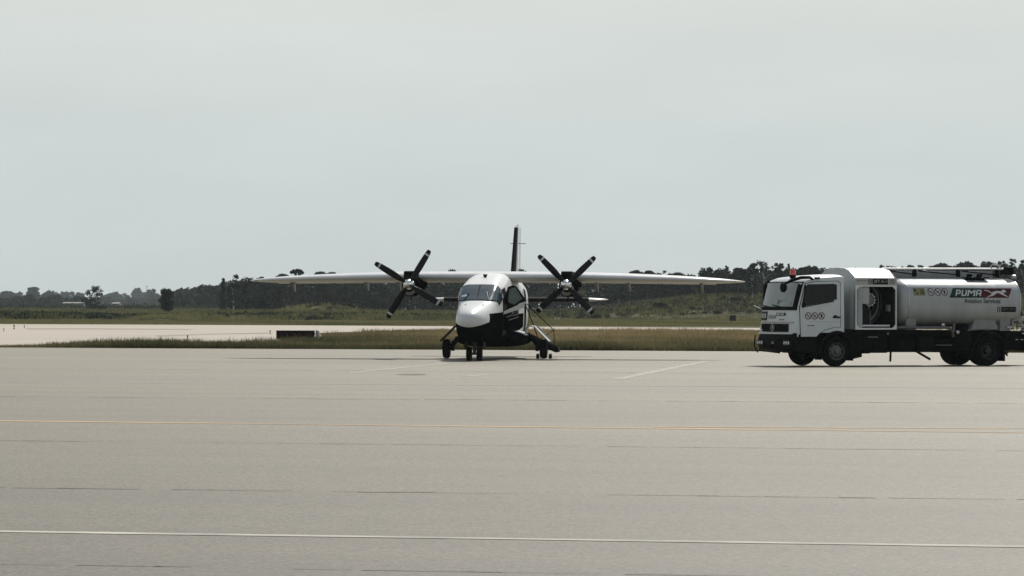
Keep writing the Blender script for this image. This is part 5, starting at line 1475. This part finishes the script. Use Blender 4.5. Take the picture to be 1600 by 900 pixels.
# top trough: far coaming, rail, struts, brackets, hatches
b = MB(); b.box((-4.45, -.30, 2.76), (4.5, .03, .26)); cp = b.build('coaming', M['grey_paint'], truck, bevel=.004)
b = MB(); b.tube([(-2.15, .30, 2.945), (-6.72, .30, 2.965)], .030, 8); b.box((-4.45, .18, 2.955), (4.55, .22, .02)); b.build('walkway_rail', M['truck_white'], truck)
for x_ in (-3.38, -5.02, -6.50):
    b = MB(); b.box((x_, .28, 2.82), (.10, .14, .22)); b.build('rail_bracket', M['chassis_black'], truck, bevel=.015)
for x0, x1 in ((-2.45, -3.36), (-3.52, -4.98), (-5.15, -6.48)):
    b = MB(); b.tube([(x0, .30, 2.885), (x1, .32, 2.775)], .02, 6); b.build('rail_strut', M['chassis_black'], truck)
for x_, w_ in ((-5.28, .2), (-5.66, .2)):
    b = MB(); b.lathe([(2.60, 0), (2.60, w_ * .8), (2.70, w_ * .8), (2.72, w_ * .5), (2.80, w_ * .45), (2.80, 0)], (x_, .55, 0), 'Z', 18); b.build('tank_hatch', M['plastic_black'], truck)
b = MB(); b.box((-5.50, .55, 2.685), (.8, .4, .03)); b.build('hatch_plate', M['chassis_black'], truck)
b = MB()
for x_ in (-6.45, -6.80):
    b.tube([(x_ + .20 * math.cos(R(a)), .25, 2.93 + .20 * math.sin(R(a))) for a in range(0, 181, 15)], .016, 6)
b.build('guard_hoop', M['aluminium'], truck)
b = MB(); b.box((-6.90, .25, 2.90), (.16, .6, .22)); b.build('rear_cowl', M['chassis_black'], truck, bevel=.02)
b = MB(); b.lathe([(-.07, 0), (-.07, .06), (.07, .06), (.07, 0)], (-6.90, .62, 2.72), 'X', 14); b.build('rear_lamp', M['aluminium'], truck)
b = MB(); b.tube([(-7.0, .9, 2.95), (-7.06, 1.0, 2.6), (-7.06, 1.05, 1.1)], .022, 6); b.tube([(-7.06, .55, 2.9), (-7.06, .6, 1.1)], .022, 6)
for k in range(6): b.tube([(-7.06, .58, 1.2 + .28 * k), (-7.06, 1.03, 1.2 + .28 * k)], .014, 6)
b.build('ladder', M['dull_metal'], truck)
# rear deck
ubox('rear_deck', -6.95, -7.75, .86, 1.0, 1.12, 2.24, 'chassis_black')
ubox('rear_bumper', -7.0, -7.75, .46, .86, 1.05, 2.1, 'chassis_black')
b = MB(); b.box((-7.3, 1.13, .985), (.8, .02, .035)); b.build('deck_edge', M['aluminium'], truck)
for x_ in (-6.72, -6.92):
    b = MB(); b.box((x_, 1.10, .80), (.07, .03, .025)); b.build('side_reflector', M['sign_white'], truck)
ubox('rear_side_locker', -6.30, -6.98, .50, 1.06, 1.05, .5, 'chassis_black')
b = MB(); b.tube([(-6.62, 1.0, 1.10), (-6.62, 1.0, 1.36), (-6.78, 1.0, 1.42), (-6.92, .98, 1.30)], .06, 10); b.build('outlet_pipe', M['grey_paint'], truck)
b = MB(); b.tube([(-7.0, .95, 1.05), (-7.1, .95, 1.22), (-7.06, .95, 1.5)], .045, 8); b.build('outlet_pipe', M['dull_metal'], truck)
b = MB(); b.box((-6.55, 1.0, 1.18), (.32, .1, .03)); b.build('valve_handle', M['aluminium'], truck)
for k, z_ in enumerate((1.22, 1.42)):
    b = MB(); b.lathe([(-.03, 0), (-.03, .06), (.03, .06), (.03, 0)], (-7.02, 1.0, z_), 'Y', 12); b.build('valve', M['panel_grey'], truck)
b = MB(); b.tube([(-6.33, 1.0, .42), (-6.42, 1.02, .30)], .03, 6); b.tube([(-6.36, 1.03, .36), (-6.44, 1.03, .40)], .02, 6); b.build('tow_hook', M['chassis_black'], truck)

# the truck was laid out a little long behind the front axle and short before it: put lengths right, wheels stay round
def fx_(x): return x * 1.13 if x > 0 else x * (5.33 / 5.66)
def relength(o):
    if o.name.split('.')[0] == 'wheel':
        o.location.x = fx_(o.location.x); return
    if o.type == 'MESH' and o.name.split('.')[0] not in ('wheel_arch',):
        dx = fx_(WB) - WB if o.name.startswith('mudguard') else None
        for v in o.data.vertices: v.co.x = fx_(v.co.x) if dx is None else v.co.x + dx
    for c_ in o.children: relength(c_)
relength(truck)

# ================================================================== AIR
hz = MB().box((0, 1550, 10.5), (6900, 3850, 25)).build('haze', M['ground'], None, smooth=0)
hm = bpy.data.materials.new('air'); hm.use_nodes = True
n_ = hm.node_tree.nodes; n_.remove(n_['Principled BSDF'])
pv = n_.new('ShaderNodeVolumePrincipled'); pv.inputs['Color'].default_value = (.80, .90, .92, 1); pv.inputs['Density'].default_value = 7.0e-5; pv.inputs['Anisotropy'].default_value = 0.0
hm.node_tree.links.new(pv.outputs[0], n_['Material Output'].inputs['Volume'])
hz.data.materials.clear(); hz.data.materials.append(hm)
tag(hz, 'thin pale haze that veils the far trees', None, None, 'stuff')
